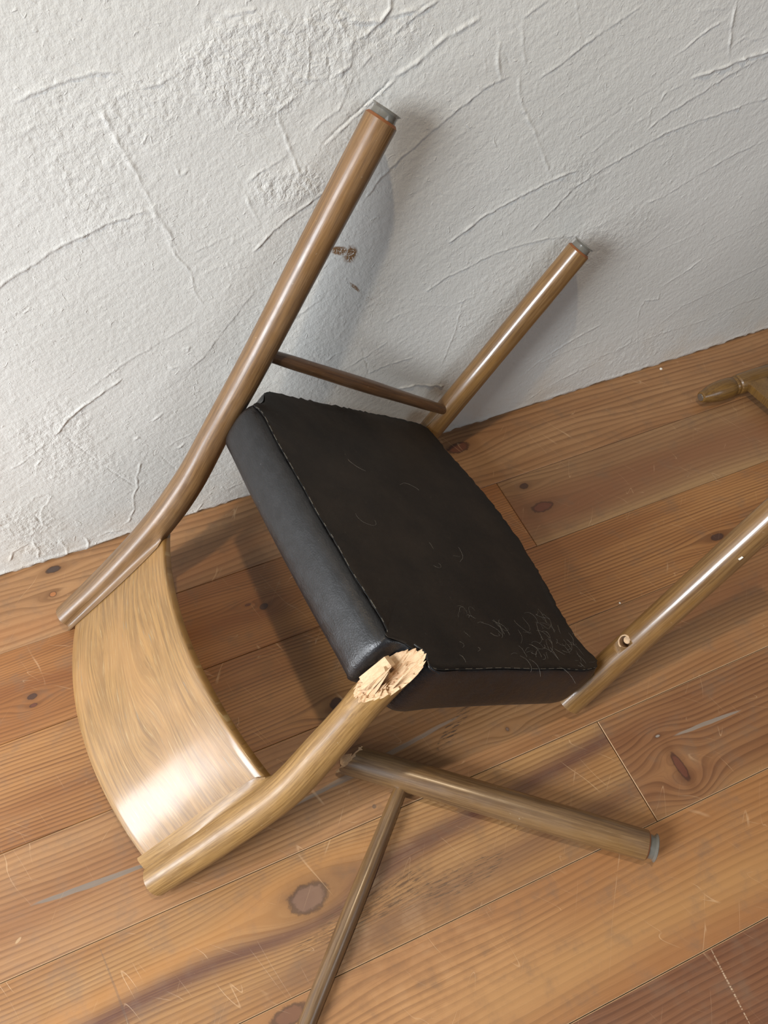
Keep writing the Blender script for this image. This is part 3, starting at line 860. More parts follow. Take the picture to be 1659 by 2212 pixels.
OR1, OR2 = lin(196, 142, 92), lin(170, 112, 64)
TAN1, TAN2 = lin(190, 150, 108), lin(164, 118, 76)
RED1, RED2 = lin(162, 112, 78), lin(132, 84, 56)
PURP = lin(104, 66, 56)
GREY = lin(138, 128, 116)
KD, KR = lin(66, 44, 36), lin(98, 56, 42)
Y = [WY + 0.012, 0.722, 0.572, 0.4175, 0.2635, 0.1095, -0.0440, -0.1975, -0.351, -0.5045, -0.658, -0.8115, FY0]
M = [
 mat_pine('pine_1', lin(190, 146, 106), lin(160, 112, 74), 85, 1.0,
          bands=((0.80, 0.02, -0.9, 0.25, lin(176, 116, 70), 0.5),),
          knots=((-0.254, 0.849, 0.012, 0.0065, lin(62, 54, 52)), (-0.262, 0.80, 0.006, 0.005, lin(166, 108, 64)), (0.497, 0.826, 0.021, 0.012, KR)), contrast=0.6, cath=0.02),
 mat_pine('pine_2a', lin(186, 130, 80), lin(156, 100, 56), 190, 2.0,
          bands=((0.668, 0.014, -0.5, 0.5, lin(140, 84, 46), 0.5),),
          knots=((0.053, 0.642, 0.007, 0.0055, KD), (0.03, 0.655, 0.005, 0.0022, KR), (-0.318, 0.63, 0.007, 0.0045, KD), (-0.318, 0.615, 0.006, 0.003, KR)), contrast=0.7),
 mat_pine('pine_2b', lin(172, 134, 98), lin(146, 102, 70), 110, 3.0,
          bands=((0.665, 0.035, 0.4, 1.4, lin(142, 94, 66), 0.7), (0.60, 0.012, 0.5, 2.0, lin(186, 150, 108), 0.6)),
          knots=((0.567, 0.696, 0.008, 0.006, KD), (0.574, 0.642, 0.020, 0.010, KR)), contrast=0.45),
 mat_pine('pine_3', lin(190, 138, 88), lin(152, 98, 56), 170, 4.0,
          knots=((0.104, 0.440, 0.010, 0.009, KD), (0.821, 0.466, 0.012, 0.006, KD)),
          contrast=0.75, cath=0.009),
 mat_pine('pine_4', lin(186, 140, 98), lin(156, 106, 68), 135, 5.0,
          bands=((0.39, 0.02, 0.5, 1.6, lin(150, 100, 70), 0.6),),
          knots=((0.322, 0.305, 0.0022, 0.003, lin(120, 96, 80)), ),
          stains=((0.13, 0.337, 0.15, 0.0042, 0.10, GREY, 0.55, 0), (0.251, 0.339, 0.05, 0.010, 0.5, lin(60, 50, 44), 0.85, 0.52),
                  (-0.279, 0.332, 0.085, 0.0042, -0.06, lin(120, 112, 102), 0.8, 0), (-0.05, 0.325, 0.17, 0.003, 0.02, GREY, 0.4, 0),
                  (0.099, 0.279, 0.0032, 0.0032, 0.0, lin(96, 76, 62), 0.8, 0), (-0.379, 0.303, 0.005, 0.002, 0.6, lin(190, 160, 120), 0.6, 0)),
          contrast=0.55),
 mat_pine('pine_5a', lin(194, 150, 102), lin(166, 114, 68), 165, 6.0,
          bands=((0.212, 0.015, -0.6, 0.5, PURP, 0.95, 0.09), (0.236, 0.012, -0.6, 0.1, lin(200, 142, 84), 0.6, 0.09),
                 (0.15, 0.022, -0.1, 0.5, lin(124, 86, 64), 0.75, 0.05), (0.118, 0.008, 0.1, 0.5, lin(120, 84, 66), 0.6, 0.0)),
          knots=((-0.024, 0.206, 0.026, 0.017, lin(112, 84, 70)),),
          stains=((0.363, 0.24, 0.04, 0.016, 0.6, lin(84, 70, 58), 0.6, 0.60), (0.423, 0.168, 0.03, 0.02, 1.2, lin(90, 76, 62), 0.6, 0.58),
                  (0.04, 0.165, 0.11, 0.02, 0.1, lin(84, 58, 38), 0.8, 0.50), (0.16, 0.15, 0.09, 0.018, 0.0, lin(74, 54, 40), 0.75, 0.52),
                  (-0.27, 0.17, 0.10, 0.0016, 1.75, lin(96, 80, 68), 0.35, 0)),
          contrast=0.65, cath=0.006),
 mat_pine('pine_5b', lin(168, 122, 84), lin(134, 86, 58), 115, 7.0,
          bands=((0.13, 0.022, 0.4, 1.4, lin(190, 146, 100), 0.6),),
          knots=((0.524, 0.160, 0.0065, 0.020, KR), (0.52, 0.21, 0.004, 0.002, lin(150, 140, 130))),
          stains=((0.60, 0.198, 0.062, 0.0032, -0.05, GREY, 0.8, 0),), contrast=0.55),
 mat_pine('pine_6', lin(192, 140, 92), lin(166, 112, 70), 110, 9.0,
          bands=((0.02, 0.03, 0.1, 1.2, lin(204, 156, 104), 0.5), (-0.02, 0.02, 0.3, 1.2, lin(170, 116, 76), 0.5)),
          knots=((-0.088, 0.094, 0.022, 0.010, lin(104, 68, 50)),), contrast=0.5, cath=0.008),
 mat_pine('pine_7', lin(146, 100, 72), lin(118, 74, 54), 130, 10.0, contrast=0.5,
          stains=((0.42, -0.085, 0.05, 0.0012, 1.5, lin(205, 180, 150), 0.7, 0.45),)),
 mat_pine('pine_8', lin(176, 128, 84), lin(146, 96, 60), 150, 11.0, contrast=0.5),
]
rows = [(0, [(FX0, FX1, 0)]), (1, [(FX0, 0.5235, 1), (0.5235, FX1, 2)]), (2, [(FX0, -0.9, 1), (-0.9, 1.5, 3), (1.5, FX1, 2)]),
        (3, [(FX0, FX1, 4)]), (4, [(FX0, -0.95, 4), (-0.95, 0.4505, 5), (0.4505, FX1, 6)]), (5, [(FX0, 1.3, 7), (1.3, FX1, 3)]),
        (6, [(FX0, FX1, 8)]), (7, [(FX0, 0.2, 9), (0.2, FX1, 7)]), (8, [(FX0, FX1, 3)]), (9, [(FX0, FX1, 5)]),
        (10, [(FX0, FX1, 9)]), (11, [(FX0, FX1, 4)])]
for r, segs in rows:
    for (xa, xb, mi) in segs:
        plank(xa, xb, Y[r + 1], Y[r], M[mi], dz=(-0.0005 if (r * 7 + mi) % 3 == 0 else 0.0), worn=r in (3, 4, 5, 6))

# ------------------------------------------------------------------ the broken chair, upside down against the wall
# own frame: u across (towards the wall +), v towards the seat front, w from feet to backrest
Q = Matrix(((-0.07916309, 0.77144064, -0.6313577),
            (0.99685971, 0.06000305, -0.05167547),
            (-0.00198117, -0.63346585, -0.77376811)))
T = Vector((0.38298482, 0.56026292, 0.6376554))
BASE = Vector((0, -0.07, 0.85))
chair = empty('dining_chair', T + Q @ BASE, Q)
tag(chair, 'broken oak chair with black leather seat, upside down against the wall, one leg snapped off', 'chair')
OFF = -BASE


def V3(*a):
    return Vector(a)


def glide(parent, o, ax, r, name='glide'):
    """nailed plastic foot cap with a thin flared rim"""
    prof = [(-0.002, r * 0.78), (0.0, r * 0.84), (0.0040, r * 0.80), (0.0075, r * 0.80), (0.0092, r * 0.90), (0.0100, r * 0.96), (0.0108, r * 0.93)]
    g = lathe(name, o, ax, prof, GLIDE, parent)
    return g


def splatv(u, w):
    return -0.061 - 0.275 * (w - 0.65) + 0.95 * u * u


def rear_sect(sign):
    """section of the back post: round, growing a hollow flange towards the backrest (-x of ref = inward)"""
    def f(s_w, th, r, cx, cy):
        # th: 0 inward, pi/2 front (+v), -pi/2 back
        F = interp(((0.632, 0.0), (0.662, 1.0), (0.9, 1.0)), s_w)
        c, s = math.cos(th), math.sin(th)
        a, b = r * c, r * s
        if F > 0:
            d = math.degrees(th if th <= math.pi else th - 2 * math.pi)
            wide = interp(((0.62, 0.031), (0.72, 0.034), (0.87, 0.0295)), s_w)
            wv = splatv(cx - sign * wide, s_w) - cy - (0.0062 if sign < 0 else 0.0012)
            A0 = (r * math.cos(math.radians(-42)), r * math.sin(math.radians(-42)))
            if -50 <= d <= 0:
                q = (d + 50) / 50
                P1 = (r * 0.90, wv + 0.0055)
                P2 = (wide, wv)
                x = (1 - q) ** 2 * A0[0] + 2 * q * (1 - q) * P1[0] + q * q * P2[0]
                y = (1 - q) ** 2 * A0[1] + 2 * q * (1 - q) * P1[1] + q * q * P2[1]
            elif 0 < d <= 50:
                q = d / 50
                B2 = (r * math.cos(math.radians(50)), r * math.sin(math.radians(50)))
                x = wide + (B2[0] - wide) * q
                y = wv + (0.010 - wv) * (q / 0.5)
                if q > 0.5:
                    y = 0.010 + (B2[1] - 0.010) * (q - 0.5) / 0.5
            else:
                x, y = a, b
            a, b = a + (x - a) * F, b + (y - b) * F
        return a, b
    return f


def post(name, pts, sign, rad, mat, bevel0, bevel1, cap0=0, cap1=0, mats=None, endshape=None):
    path = crom(pts, 10)
    # refine where the flange starts
    seg = 72
    sect = rear_sect(sign)
    V, F, GC, FM = [], [], [], []
    rings = []
    fine = []
    for a, b in zip(path, path[1:]):
        n = max(1, int((b - a).length / 0.006))
        for k in range(n):
            fine.append(a + (b - a) * k / n)
    fine.append(path[-1])
    N = len(fine)
    inward = Vector((-sign, 0, 0))

    def ring(c, t, w, scale, wfun=None):
        e1 = (inward - t * inward.dot(t)).normalized()
        e2 = (Vector((0, 1, 0)) - t * t.y)
        e2 = (e2 - e1 * e2.dot(e1)).normalized()
        idx = []
        for k in range(seg):
            th = 2 * math.pi * k / seg
            a, b = sect(w, th, rad(w), c.x, c.y)
            a, b = a * scale, b * scale
            p = c + e1 * a + e2 * b
            idx.append(len(V))
            V.append(p)
            GC.append((a, b, w))
        rings.append(idx)
    for i, c in enumerate(fine):
        t = (fine[min(i + 1, N - 1)] - fine[max(i - 1, 0)]).normalized()
        if i == 0 and bevel0:
            ring(c, t, c.z, 1 - bevel0 / rad(c.z))
            ring(c + t * bevel0, t, c.z + bevel0, 1)
        elif i == N - 1 and bevel1:
            ring(c - t * bevel1, t, c.z - bevel1, 1)
            ring(c, t, c.z, 1 - bevel1 / rad(c.z))
        else:
            ring(c, t, c.z, 1)
    if endshape:
        # drag the first rings back to the oblique fracture line
        c0 = fine[0]
        wtop = 0.475
        for idx in rings:
            for vi in idx:
                p = V[vi]
                if p.z < wtop:
                    e = endshape(p.x, p.y)
                    f = (p.z - c0.z) / (wtop - c0.z)
                    V[vi] = Vector((p.x, p.y, e + (wtop - e) * f))
    for ri in range(len(rings) - 1):
        a, b = rings[ri], rings[ri + 1]
        for k in range(seg):
            F.append((a[k], a[(k + 1) % seg], b[(k + 1) % seg], b[k]))
            FM.append(cap0 if (cap0 and bevel0 and ri == 0) else 0)
    if not endshape:
        F.append(tuple(reversed(rings[0])))
        FM.append(cap0)
    F.append(tuple(rings[-1]))
    FM.append(cap1)
    o = mk(name, V, F, mats or mat, chair, GC, FM, loc=OFF)
    return o, [V[i] for i in rings[0]]


RADR = lambda w: interp(((0.0, 0.0213), (0.33, 0.0207), (0.45, 0.0205), (0.60, 0.0228), (0.75, 0.0225), (0.87, 0.0215)), w)
A_PTS = [V3(.274, -.019, 0.0), V3(.256, -.0205, .16), V3(.236, -.022, .326), V3(.224, -.024, .451), V3(.2205, -.021, .55),
         V3(.221, -.028, .646), V3(.223, -.050, .76), V3(.226, -.079, .867)]
rear, _ = post('rear_leg', A_PTS, 1, RADR, None, 0.0032, 0.002, 1, 0, [OAK_A, ENDW])
rear['label'] = 'unbroken rear leg and back post nearest the wall'
glide(rear, A_PTS[0], (A_PTS[0] - A_PTS[1]), 0.0200)


def jag(x, y, k=1.0):
    return k * (0.0035 * math.sin(x * 900 + 1) * math.sin(y * 700) + 0.0025 * math.sin(x * 1700 + y * 1300) + 0.002 * math.sin(y * 2600 + 2))


BC = V3(-.226, -.012, .385)


def frac(x, y):
    du, dv = x - BC.x, y - BC.y
    return 0.405 - 1.9 * dv + 0.3 * du + jag(x, y, 0.7)


B_PTS = [V3(-.225, -.012, .375), V3(-.2245, -.011, .439), V3(-.2265, -.009, .54), V3(-.229, -.0155, .635), V3(-.221, -.041, .75), V3(-.211, -.071, .863)]
brk, rim = post('back_post', B_PTS, -1, RADR, None, 0, 0.002, 0, 0, [OAK_B], endshape=frac)
brk['label'] = 'back post with a pale splintered break where its leg snapped off'
# fracture surface: torn pale wood
Vf, Ff = [], []
cen = Vector((BC.x, BC.y, 0))
NR = 9
for j in range(NR):
    s = 1 - j / NR
    for p in rim:
        x, y = cen.x + (p.x - cen.x) * s, cen.y + (p.y - cen.y) * s
        z = p.z * s + frac(cen.x, cen.y) * (1 - s)
        deep = (1 - s ** 3)
        st = math.floor(((x * 0.8 + y * 0.6) * 260)) % 3 - 1            # stepped splinters
        z += deep * (0.003 * st + jag(x * 1.3, y * 1.7, 1.1) + 0.003)
        rx_, ry_ = (x - cen.x), (y - cen.y)
        if s < 0.82 and ry_ > -0.002 and rx_ > -0.013:
            z += 0.009 if ry_ < 0.010 else 0.004
        Vf.append(Vector((x, y, z)))
n_ = len(rim)
for j in range(NR - 1):
    for k in range(n_):
        Ff.append((j * n_ + k, j * n_ + (k + 1) % n_, (j + 1) * n_ + (k + 1) % n_, (j + 1) * n_ + k))
Ff.append(tuple((NR - 1) * n_ + k for k in range(n_)))
mk('broken_face', Vf, Ff, RAW, brk, smooth=False)
# long splinter slivers and the exposed tenon
for (sx, sy, w0, w1, tw, lean) in ((-.232, -.022, .395, .440, .0022, (.3, -.2)), (-.226, -.024, .385, .425, .0016, (-.1, -.25)), (-.238, -.014, .384, .412, .0018, (0, -.1))):
    vs = []
    for w, t_ in ((w0, 0.25), ((w0 + w1) / 2, 1.0), (w1, 0.9)):
        f = (w1 - w)
        for dx, dy in ((-1, 0), (0, -1), (1, 0.2), (0, 1)):
            vs.append((sx + dx * tw * t_ + lean[0] * f * .3, sy + dy * tw * t_ * .8 + lean[1] * f * .3, w))
    fs = [(3, 2, 1, 0), (8, 9, 10, 11)]
    for r_ in range(2):
        for k in range(4):
            fs.append((r_ * 4 + k, r_ * 4 + (k + 1) % 4, r_ * 4 + 4 + (k + 1) % 4, r_ * 4 + 4 + k))
    mk('splinter', vs, fs, RAW, brk, smooth=False)

# backrest: curved veneered rail between the posts
NU, NW = 60, 22
W0, W1, TH = 0.6475, 0.852, 0.0125
Vs, Fs, Gs = [], [], []
outline = []
prof = []
for k in range(NW + 1):                       # back face top to bottom, then round, then front face
    prof.append((W1 - 0.002 - (W1 - W0 - 0.004) * k / NW, 0.0))
prof += [(W0 + 0.0009, 0.0009), (W0, 0.003), (W0, TH - 0.0022), (W0 + 0.0006, TH - 0.0007)]
for k in range(NW + 1):
    prof.append((W0 + 0.002 + (W1 - W0 - 0.004) * k / NW, TH))
prof += [(W1 - 0.0006, TH - 0.0007), (W1, TH - 0.0022), (W1, 0.0022), (W1 - 0.0006, 0.0007)]
UA, UB = 0.2165, -0.2165
for i in range(NU + 1):
    u = UA + (UB - UA) * i / NU
    for (w, t) in prof:
        slope = 1.9 * u
        nrm = Vector((-slope, 1, 0)).normalized()
        wc = w + 0.003 * (1 - (u / 0.21) ** 2) * (1 if w > 0.75 else -1) * abs(w - 0.75) / 0.1
        Vs.append(Vector((u, splatv(u, wc), wc)) + nrm * t)
        Gs.append((wc - 0.65, t, u + (wc - .75) * .12))
m_ = len(prof)
for i in range(NU):
    for k in range(m_):
        Fs.append((i * m_ + k, i * m_ + (k + 1) % m_, (i + 1) * m_ + (k + 1) % m_, (i + 1) * m_ + k))
Fs.append(tuple(range(m_)))
Fs.append(tuple(NU * m_ + k for k in range(m_ - 1, -1, -1)))
splat = mk('backrest', Vs, Fs, SPLAT, chair, Gs, loc=OFF)
splat['label'] = 'curved golden oak backrest with a glossy veneer'

# front legs
RADF = lambda s: interp(((0.0, 0.0197), (0.12, 0.0205), (0.47, 0.0208)), s)
fa = tube('front_leg', crom([V3(.249, .408, -.001), V3(.2545, .4065, .235), V3(.260, .405, .470)], 8), RADF, None, chair, seg=40,
          bevel0=0.0030, bevel1=0.0015, mats=[OAK_F, ENDW], cap0=1)
fa.location = OFF
fa['label'] = 'front leg leaning on the wall with a bright gloss line'
glide(fa, V3(.249, .408, -.001), V3(-.0055, .0015, -.236), 0.0186)
fb = tube('front_leg', crom([V3(-.249, .408, -.001), V3(-.2545, .4065, .235), V3(-.260, .405, .470)], 8), RADF, None, chair, seg=40,
          bevel0=0.0030, bevel1=0.0006, mats=[OAK_F, HOLE], cap0=0)
fb['label'] = 'front leg with an empty round stretcher hole'
HC = V3(-.2530, .3862, .3325)
cut = lathe('cutter', HC + V3(0, -.012, 0), V3(0.0, 1, 0.0), [(0, .0082), (.031, .0082)], HOLE)
md = fb.modifiers.new('hole', 'BOOLEAN')
md.operation = 'DIFFERENCE'
md.solver = 'EXACT'
md.object = cut
fb.parent = None
bpy.context.view_layer.update()
nm = bpy.data.meshes.new_from_object(fb.evaluated_get(bpy.context.evaluated_depsgraph_get()))
fb.modifiers.clear()
fb.data = nm
bpy.data.objects.remove(cut, do_unlink=True)
fb.parent = chair
fb.location = OFF
glide(fb, V3(-.249, .408, -.001), V3(.0055, .0015, -.236), 0.0186)
# torn pale rim of the hole and the dowel stub left inside
Vr, Fr = [], []
for i in range(40):
    th = 2 * math.pi * i / 40
    for (r, d) in ((.0080, .002), (.0080, -.0006), (.0090, -.0010), (.0101, -.0002), (.0102, .0025)):
        x, z = r * math.cos(th), r * math.sin(th)
        rr = 0.0206
        dep = rr - math.sqrt(max(rr * rr - x * x, 0))
        Vr.append((HC.x + x, HC.y - .0002 + dep + d + 0.0003 * math.sin(th * 7), HC.z + z))
for i in range(40):
    for k in range(5):
        Fr.append((i * 5 + k, i * 5 + (k + 1) % 5, ((i + 1) % 40) * 5 + (k + 1) % 5, ((i + 1) % 40) * 5 + k))
mk('hole_rim', Vr, Fr, RAW, fb)
lathe('dowel_stub', HC + V3(.0010, .0055, -.0018), V3(0.0, 1, 0), [(0, .0042), (.0006, .0050), (.012, .0052)], RAW, fb)
box('paint_fleck', V3(-.2686, .3935, .1407), V3(.644, -.765, 0).normalized(), V3(.1, 0, 1).normalized(), V3(-.765, -.644, 0).normalized(), .0013, .0030, .0004, CRUMB, fb, .0002)

# side stretcher near the wall
RS_ = lambda s: interp(((0.0, 0.0088), (0.06, 0.0100), (0.2, 0.0112), (0.33, 0.0098), (0.42, 0.0082)), s)
st = tube('side_stretcher', crom([V3(.238, -.012, .322), V3(.245, .18, .329), V3(.2515, .395, .336)], 10), RS_, OAK_S, chair, seg=24, ref=V3(1, 0, 0))
st.location = OFF
st['label'] = 'thin stretcher rod joining the rear and front leg'

# ---- seat
OUT = [(-.195, -.030), (-.1, -.034), (0, -.035), (.1, -.034), (.196, -.030), (.204, -.022), (.206, -.004), (.214, .008), (.235, .014), (.243, .03),
       (.252, .18), (.262, .335), (.262, .372), (.247, .391), (.205, .394), (.13, .409), (.06, .417), (-.02, .414), (-.09, .400), (-.16, .379), (-.215, .368),
       (-.250, .384), (-.269, .360), (-.270, .33), (-.257, .18), (-.246, .035), (-.243, .020), (-.234, .0115), (-.216, .0105), (-.2055, .004), (-.2035, -.012), (-.2025, -.025)]
P2 = [Vector((a, b, 0)) for a, b in OUT]
outl = []
NN = len(P2)
for i in range(NN):
    a, b, c, d_ = P2[(i - 1) % NN], P2[i], P2[(i + 1) % NN], P2[(i + 2) % NN]
    ns = max(2, int((c - b).length / 0.006))
    for k in range(ns):
        t = k / ns
        outl.append(b.lerp(c, t))
# soften corners
for _ in range(3):
    outl = [(outl[i - 1] + outl[i] * 2 + outl[(i + 1) % len(outl)]) / 4 for i in range(len(outl))]
NO = len(outl)
nor = []
for i in range(NO):
    t = (outl[(i + 1) % NO] - outl[i - 1]).normalized()
    nor.append(Vector((-t.y, t.x, 0)))          # pointing inward for a counter-clockwise outline
CEN = Vector((0.0, 0.18, 0))


def inset_w(p):
    if p.y < 0.0 and abs(p.x) < 0.2:
        return 0.020
    if abs(p.x) > 0.19 and p.y < 0.06:
        return 0.003
    return 0.006


IW = [inset_w(p) for p in outl]
for _ in range(12):
    IW = [(IW[i - 1] + IW[i] * 2 + IW[(i + 1) % NO]) / 4 for i in range(NO)]


def rnd(i, k=1.0, s=0.0):
    return k * (0.6 * math.sin(i * 0.31 + s) + 0.4 * math.sin(i * 0.83 + 2 * s) + 0.5 * math.sin(i * 0.127 + 3 * s))


def seatloop(f, w, wob=0.0, scale=None, seed=0.0):
    L = []
    for i, p in enumerate(outl):
        q = p + nor[i] * (IW[i] * f)
        if scale is not None:
            q = CEN + (q - CEN) * scale
        L.append(Vector((q.x, q.y, w + rnd(i, wob, seed))))
    return L


def loft(loops, capend=True, capstart=False):
    V, F = [], []
    for L in loops:
        V += L
    n = len(loops[0])
    for j in range(len(loops) - 1):
        for k in range(n):
            F.append((j * n + k, j * n + (k + 1) % n, (j + 1) * n + (k + 1) % n, (j + 1) * n + k))
    if capend:
        c = sum(loops[-1], Vector()) / n
        V.append(c)
        b = (len(loops) - 1) * n
        for k in range(n):
            F.append((b + k, b + (k + 1) % n, len(V) - 1))
    if capstart:
        c = sum(loops[0], Vector()) / n
        V.append(c)
        for k in range(n):
            F.append(((k + 1) % n, k, len(V) - 1))
    return V, F


loops = [seatloop(3.0, .3835), seatloop(2.0, .3815), seatloop(1.25, .3793, .0003), seatloop(1.0, .3783, .0004), seatloop(.72, .3797, .0004), seatloop(.42, .384, .0002), seatloop(.2, .3905),
         seatloop(.06, .399), seatloop(0, .409), seatloop(0.0, .420), seatloop(.02, .430), seatloop(.12, .440), seatloop(.35, .448), seatloop(.8, .4535),
         seatloop(1.5, .457, 0, .985), seatloop(1.5, .461, 0, .93), seatloop(1.5, .465, 0, .8), seatloop(1.5, .468, 0, .5)]
Vv, Ff = loft(loops, True, True)
seat = mk('seat', Vv, Ff, LEATHER, chair, loc=OFF, sharp=80)
seat['label'] = 'black leather seat seen from its underside'
# worn lining over the underside, slightly ragged edge lapping the seam
rs = random.Random(4)
L0 = []
for i, p in enumerate(outl):
    side = p.x > 0.2 or p.y > 0.36
    ext = rs.uniform(-0.002, 0.0022) if side else rs.uniform(-.0004, .0004)
    f = 1.0 if not side else 0.75
    q = p + nor[i] * (IW[i] * f + 0.0012 + ext * (1 if side else 1))
    L0.append(Vector((q.x, q.y, .3772 + rs.uniform(-.0006, .0003))))
La = [Vector((q.x, q.y, q.z + 0.0012)) for q in L0]


def inner(sc, w, wob, seed):
    out_ = []
    for i, p in enumerate(L0):
        q = CEN + (p - CEN) * sc
        z = w + 0.0012 * math.sin(q.x * 34 + seed) * math.sin(q.y * 29 + seed * 2) + rnd(i, wob, seed)
        out_.append(Vector((q.x, q.y, z)))
    return out_


cl = [La, L0, inner(.985, .3764, .0003, 0), inner(.965, .3774, .0004, 1), inner(.93, .3784, .0004, 1), inner(.85, .379, .0003, 1), inner(.72, .3795, .0002, 1), inner(.55, .380, 0, 1), inner(.38, .380, 0, 1), inner(.2, .380, 0, 1)]
Vv, Ff = loft(cl, True)
cover = mk('seat_lining', Vv, Ff, COVER, seat, sharp=80)
cover['label'] = 'dusty brown-black lining of the seat underside'
# seam: dark groove line along rear and side edge with a stitched thread
rim_i = [i for i, p in enumerate(outl) if (p.y < 0.0 and abs(p.x) < 0.203) or (p.x < -0.2 and 0.0 < p.y < 0.36)]
segs_ = []
cur = []
for i in range(NO):
    if i in rim_i:
        cur.append(i)
    elif cur:
        segs_.append(cur)
        cur = []
if cur:
    segs_.append(cur)
for sgm in segs_:
    if len(sgm) < 8:
        continue
    pth = []
    for i in sgm:
        q = outl[i] + nor[i] * (IW[i] * 1.0 + 0.0004 + 0.0006 * math.sin(i * 0.35))
        pth.append(Vector((q.x, q.y, .3768 + 0.0003 * math.sin(i * .5))))
    tube('seam', pth, lambda s: 0.0007, THREAD, seat, seg=6, ref=V3(0, 0, 1))
    # thread stitches
    Vt, Ft = [], []
    acc = 0
    for a, b in zip(pth, pth[1:]):
        acc += (b - a).length
        if int(acc / 0.0045) % 2 == 0:
            t = (b - a).normalized()
            nn = Vector((-t.y, t.x, 0)) * 0.00028
            o_ = Vector((0, 0, -0.0009))
            k = len(Vt)
            aa, bb = a.lerp(b, .05), a.lerp(b, .95)
            Vt += [aa - nn + o_, aa + nn + o_, bb + nn + o_, bb - nn + o_, aa - nn, aa + nn, bb + nn, bb - nn]
            Ft += [(k, k + 1, k + 2, k + 3), (k + 4, k + 5, k + 1, k), (k + 5, k + 6, k + 2, k + 1), (k + 6, k + 7, k + 3, k + 2), (k + 7, k + 4, k, k + 3)]
    if Vt:
        th_ = mk('stitching', Vt, Ft, THREAD2, seat, smooth=False)
        th_['kind'] = 'stuff'
# curled leather lip and pale tenon in the open rear corner
lip = [V3(-.208, .014, .374), V3(-.222, .019, .372), V3(-.238, .017, .374), V3(-.2465, .028, .376)]
tube('leather_lip', crom(lip, 8), lambda s: interp(((0, .0012), (.02, .0026), (.05, .0012)), s), LEATHER, seat, seg=10, ref=V3(0, 0, 1))
box('tenon', V3(-.2140, -.0190, .411), V3(1, -.2, 0).normalized(), V3(.2, 1, 0).normalized(), V3(0, -.3, 1).normalized(), .0065, .004, .019, RAW, seat, .0008)
box('tenon', V3(-.2215, -.0245, .414), V3(.9, .3, 0).normalized(), V3(-.3, .9, 0).normalized(), V3(0, -.3, 1).normalized(), .0035, .003, .017, RAW, seat, .0006)
# cobwebs and lint on the lining
rs = random.Random(11)
Vc, Fc = [], []


def fibre(p0, ang, ln, curl, rad):
    p = Vector(p0)
    prev = None
    n = 12
    for k in range(n + 1):
        d2 = Vector((math.cos(ang), math.sin(ang), 0))
        nn = Vector((-d2.y, d2.x, 0)) * rad
        z = 0.3772 - 0.0016 * math.sin(math.pi * k / n) - 0.0004
        b = len(Vc)
        Vc.append((p.x + nn.x, p.y + nn.y, z))
        Vc.append((p.x - nn.x, p.y - nn.y, z))
        Vc.append((p.x, p.y, z - rad * 1.4))
        if k:
            Fc.extend([(b - 3, b, b + 1, b - 2), (b - 2, b + 1, b + 2, b - 1), (b - 1, b + 2, b, b - 3)])
        p = p + d2 * (ln / n)
        ang += curl / n + rs.uniform(-.25, .25)


for (cx, cy, n, sp, ln) in ((-.215, .27, 46, .022, .03), (-.19, .31, 40, .02, .026), (-.16, .14, 12, .01, .02), (-.19, .19, 16, .012, .028), (-.235, .33, 34, .016, .02), (-.22, .22, 22, .014, .03), (-.07, .16, 6, .05, .03), (.08, .1, 5, .06, .05), (-.2, .1, 8, .02, .016)):
    for k in range(n // 3 + 2):
        fibre((cx + rs.gauss(0, sp), cy + rs.gauss(0, sp), 0), rs.uniform(0, 6.28), ln * rs.uniform(.4, 1.3), rs.uniform(-2.5, 2.5), rs.uniform(.00005, .00011))
web = mk('cobweb', Vc, Fc, DUST, seat, smooth=False)
web['kind'] = 'stuff'
web['label'] = 'pale cobweb and lint caught on the lining'

# ------------------------------------------------------------------ snapped-off leg on the floor
e0, e1 = V3(.0865, .3485, .0222), V3(.4115, .0870, .0203)
ax = (e0 - e1).normalized()
side = Vector((0, 0, 1)).cross(ax).normalized()
rl = Matrix((ax, side, Vector((0, 0, 1)))).transposed()
leg = empty('broken_chair_leg', V3(e1.x, e1.y, 0), rl)
tag(leg, 'snapped-off dusty oak chair leg with a rod still attached, lying on the floorboards', 'chair leg')
LL = (e0 - e1).length
RL = lambda s: interp(((0, .0198), (.12, .0212), (.3, .0218), (.42, .0215)), s)
path = [V3(LL * k / 24, 0, .0205 + .0014 * k / 24) for k in range(25)]


def brkend(s, th, r):
    return r * math.cos(th), r * math.sin(th)


shaft = tube('leg_shaft', path, RL, None, leg, seg=40, ref=V3(0, 1, 0), bevel0=.0022, mats=[OAK_L, ENDW, RAW], cap0=1, cap1=2)
me = shaft.data
for v in me.vertices:
    if v.co.x > LL - 0.03:
        f = (v.co.x - (LL - 0.03)) / 0.03
        e = -0.004 - 0.016 * (v.co.z - .022) / .02 * 0.5 + 0.010 * (v.co.y / .02) + 0.7 * jag(v.co.y * 1.7, v.co.z * 1.3)
        v.co.x += f * e
glide(leg, V3(0, 0, .0205), V3(-1, 0, -.003), .0192)
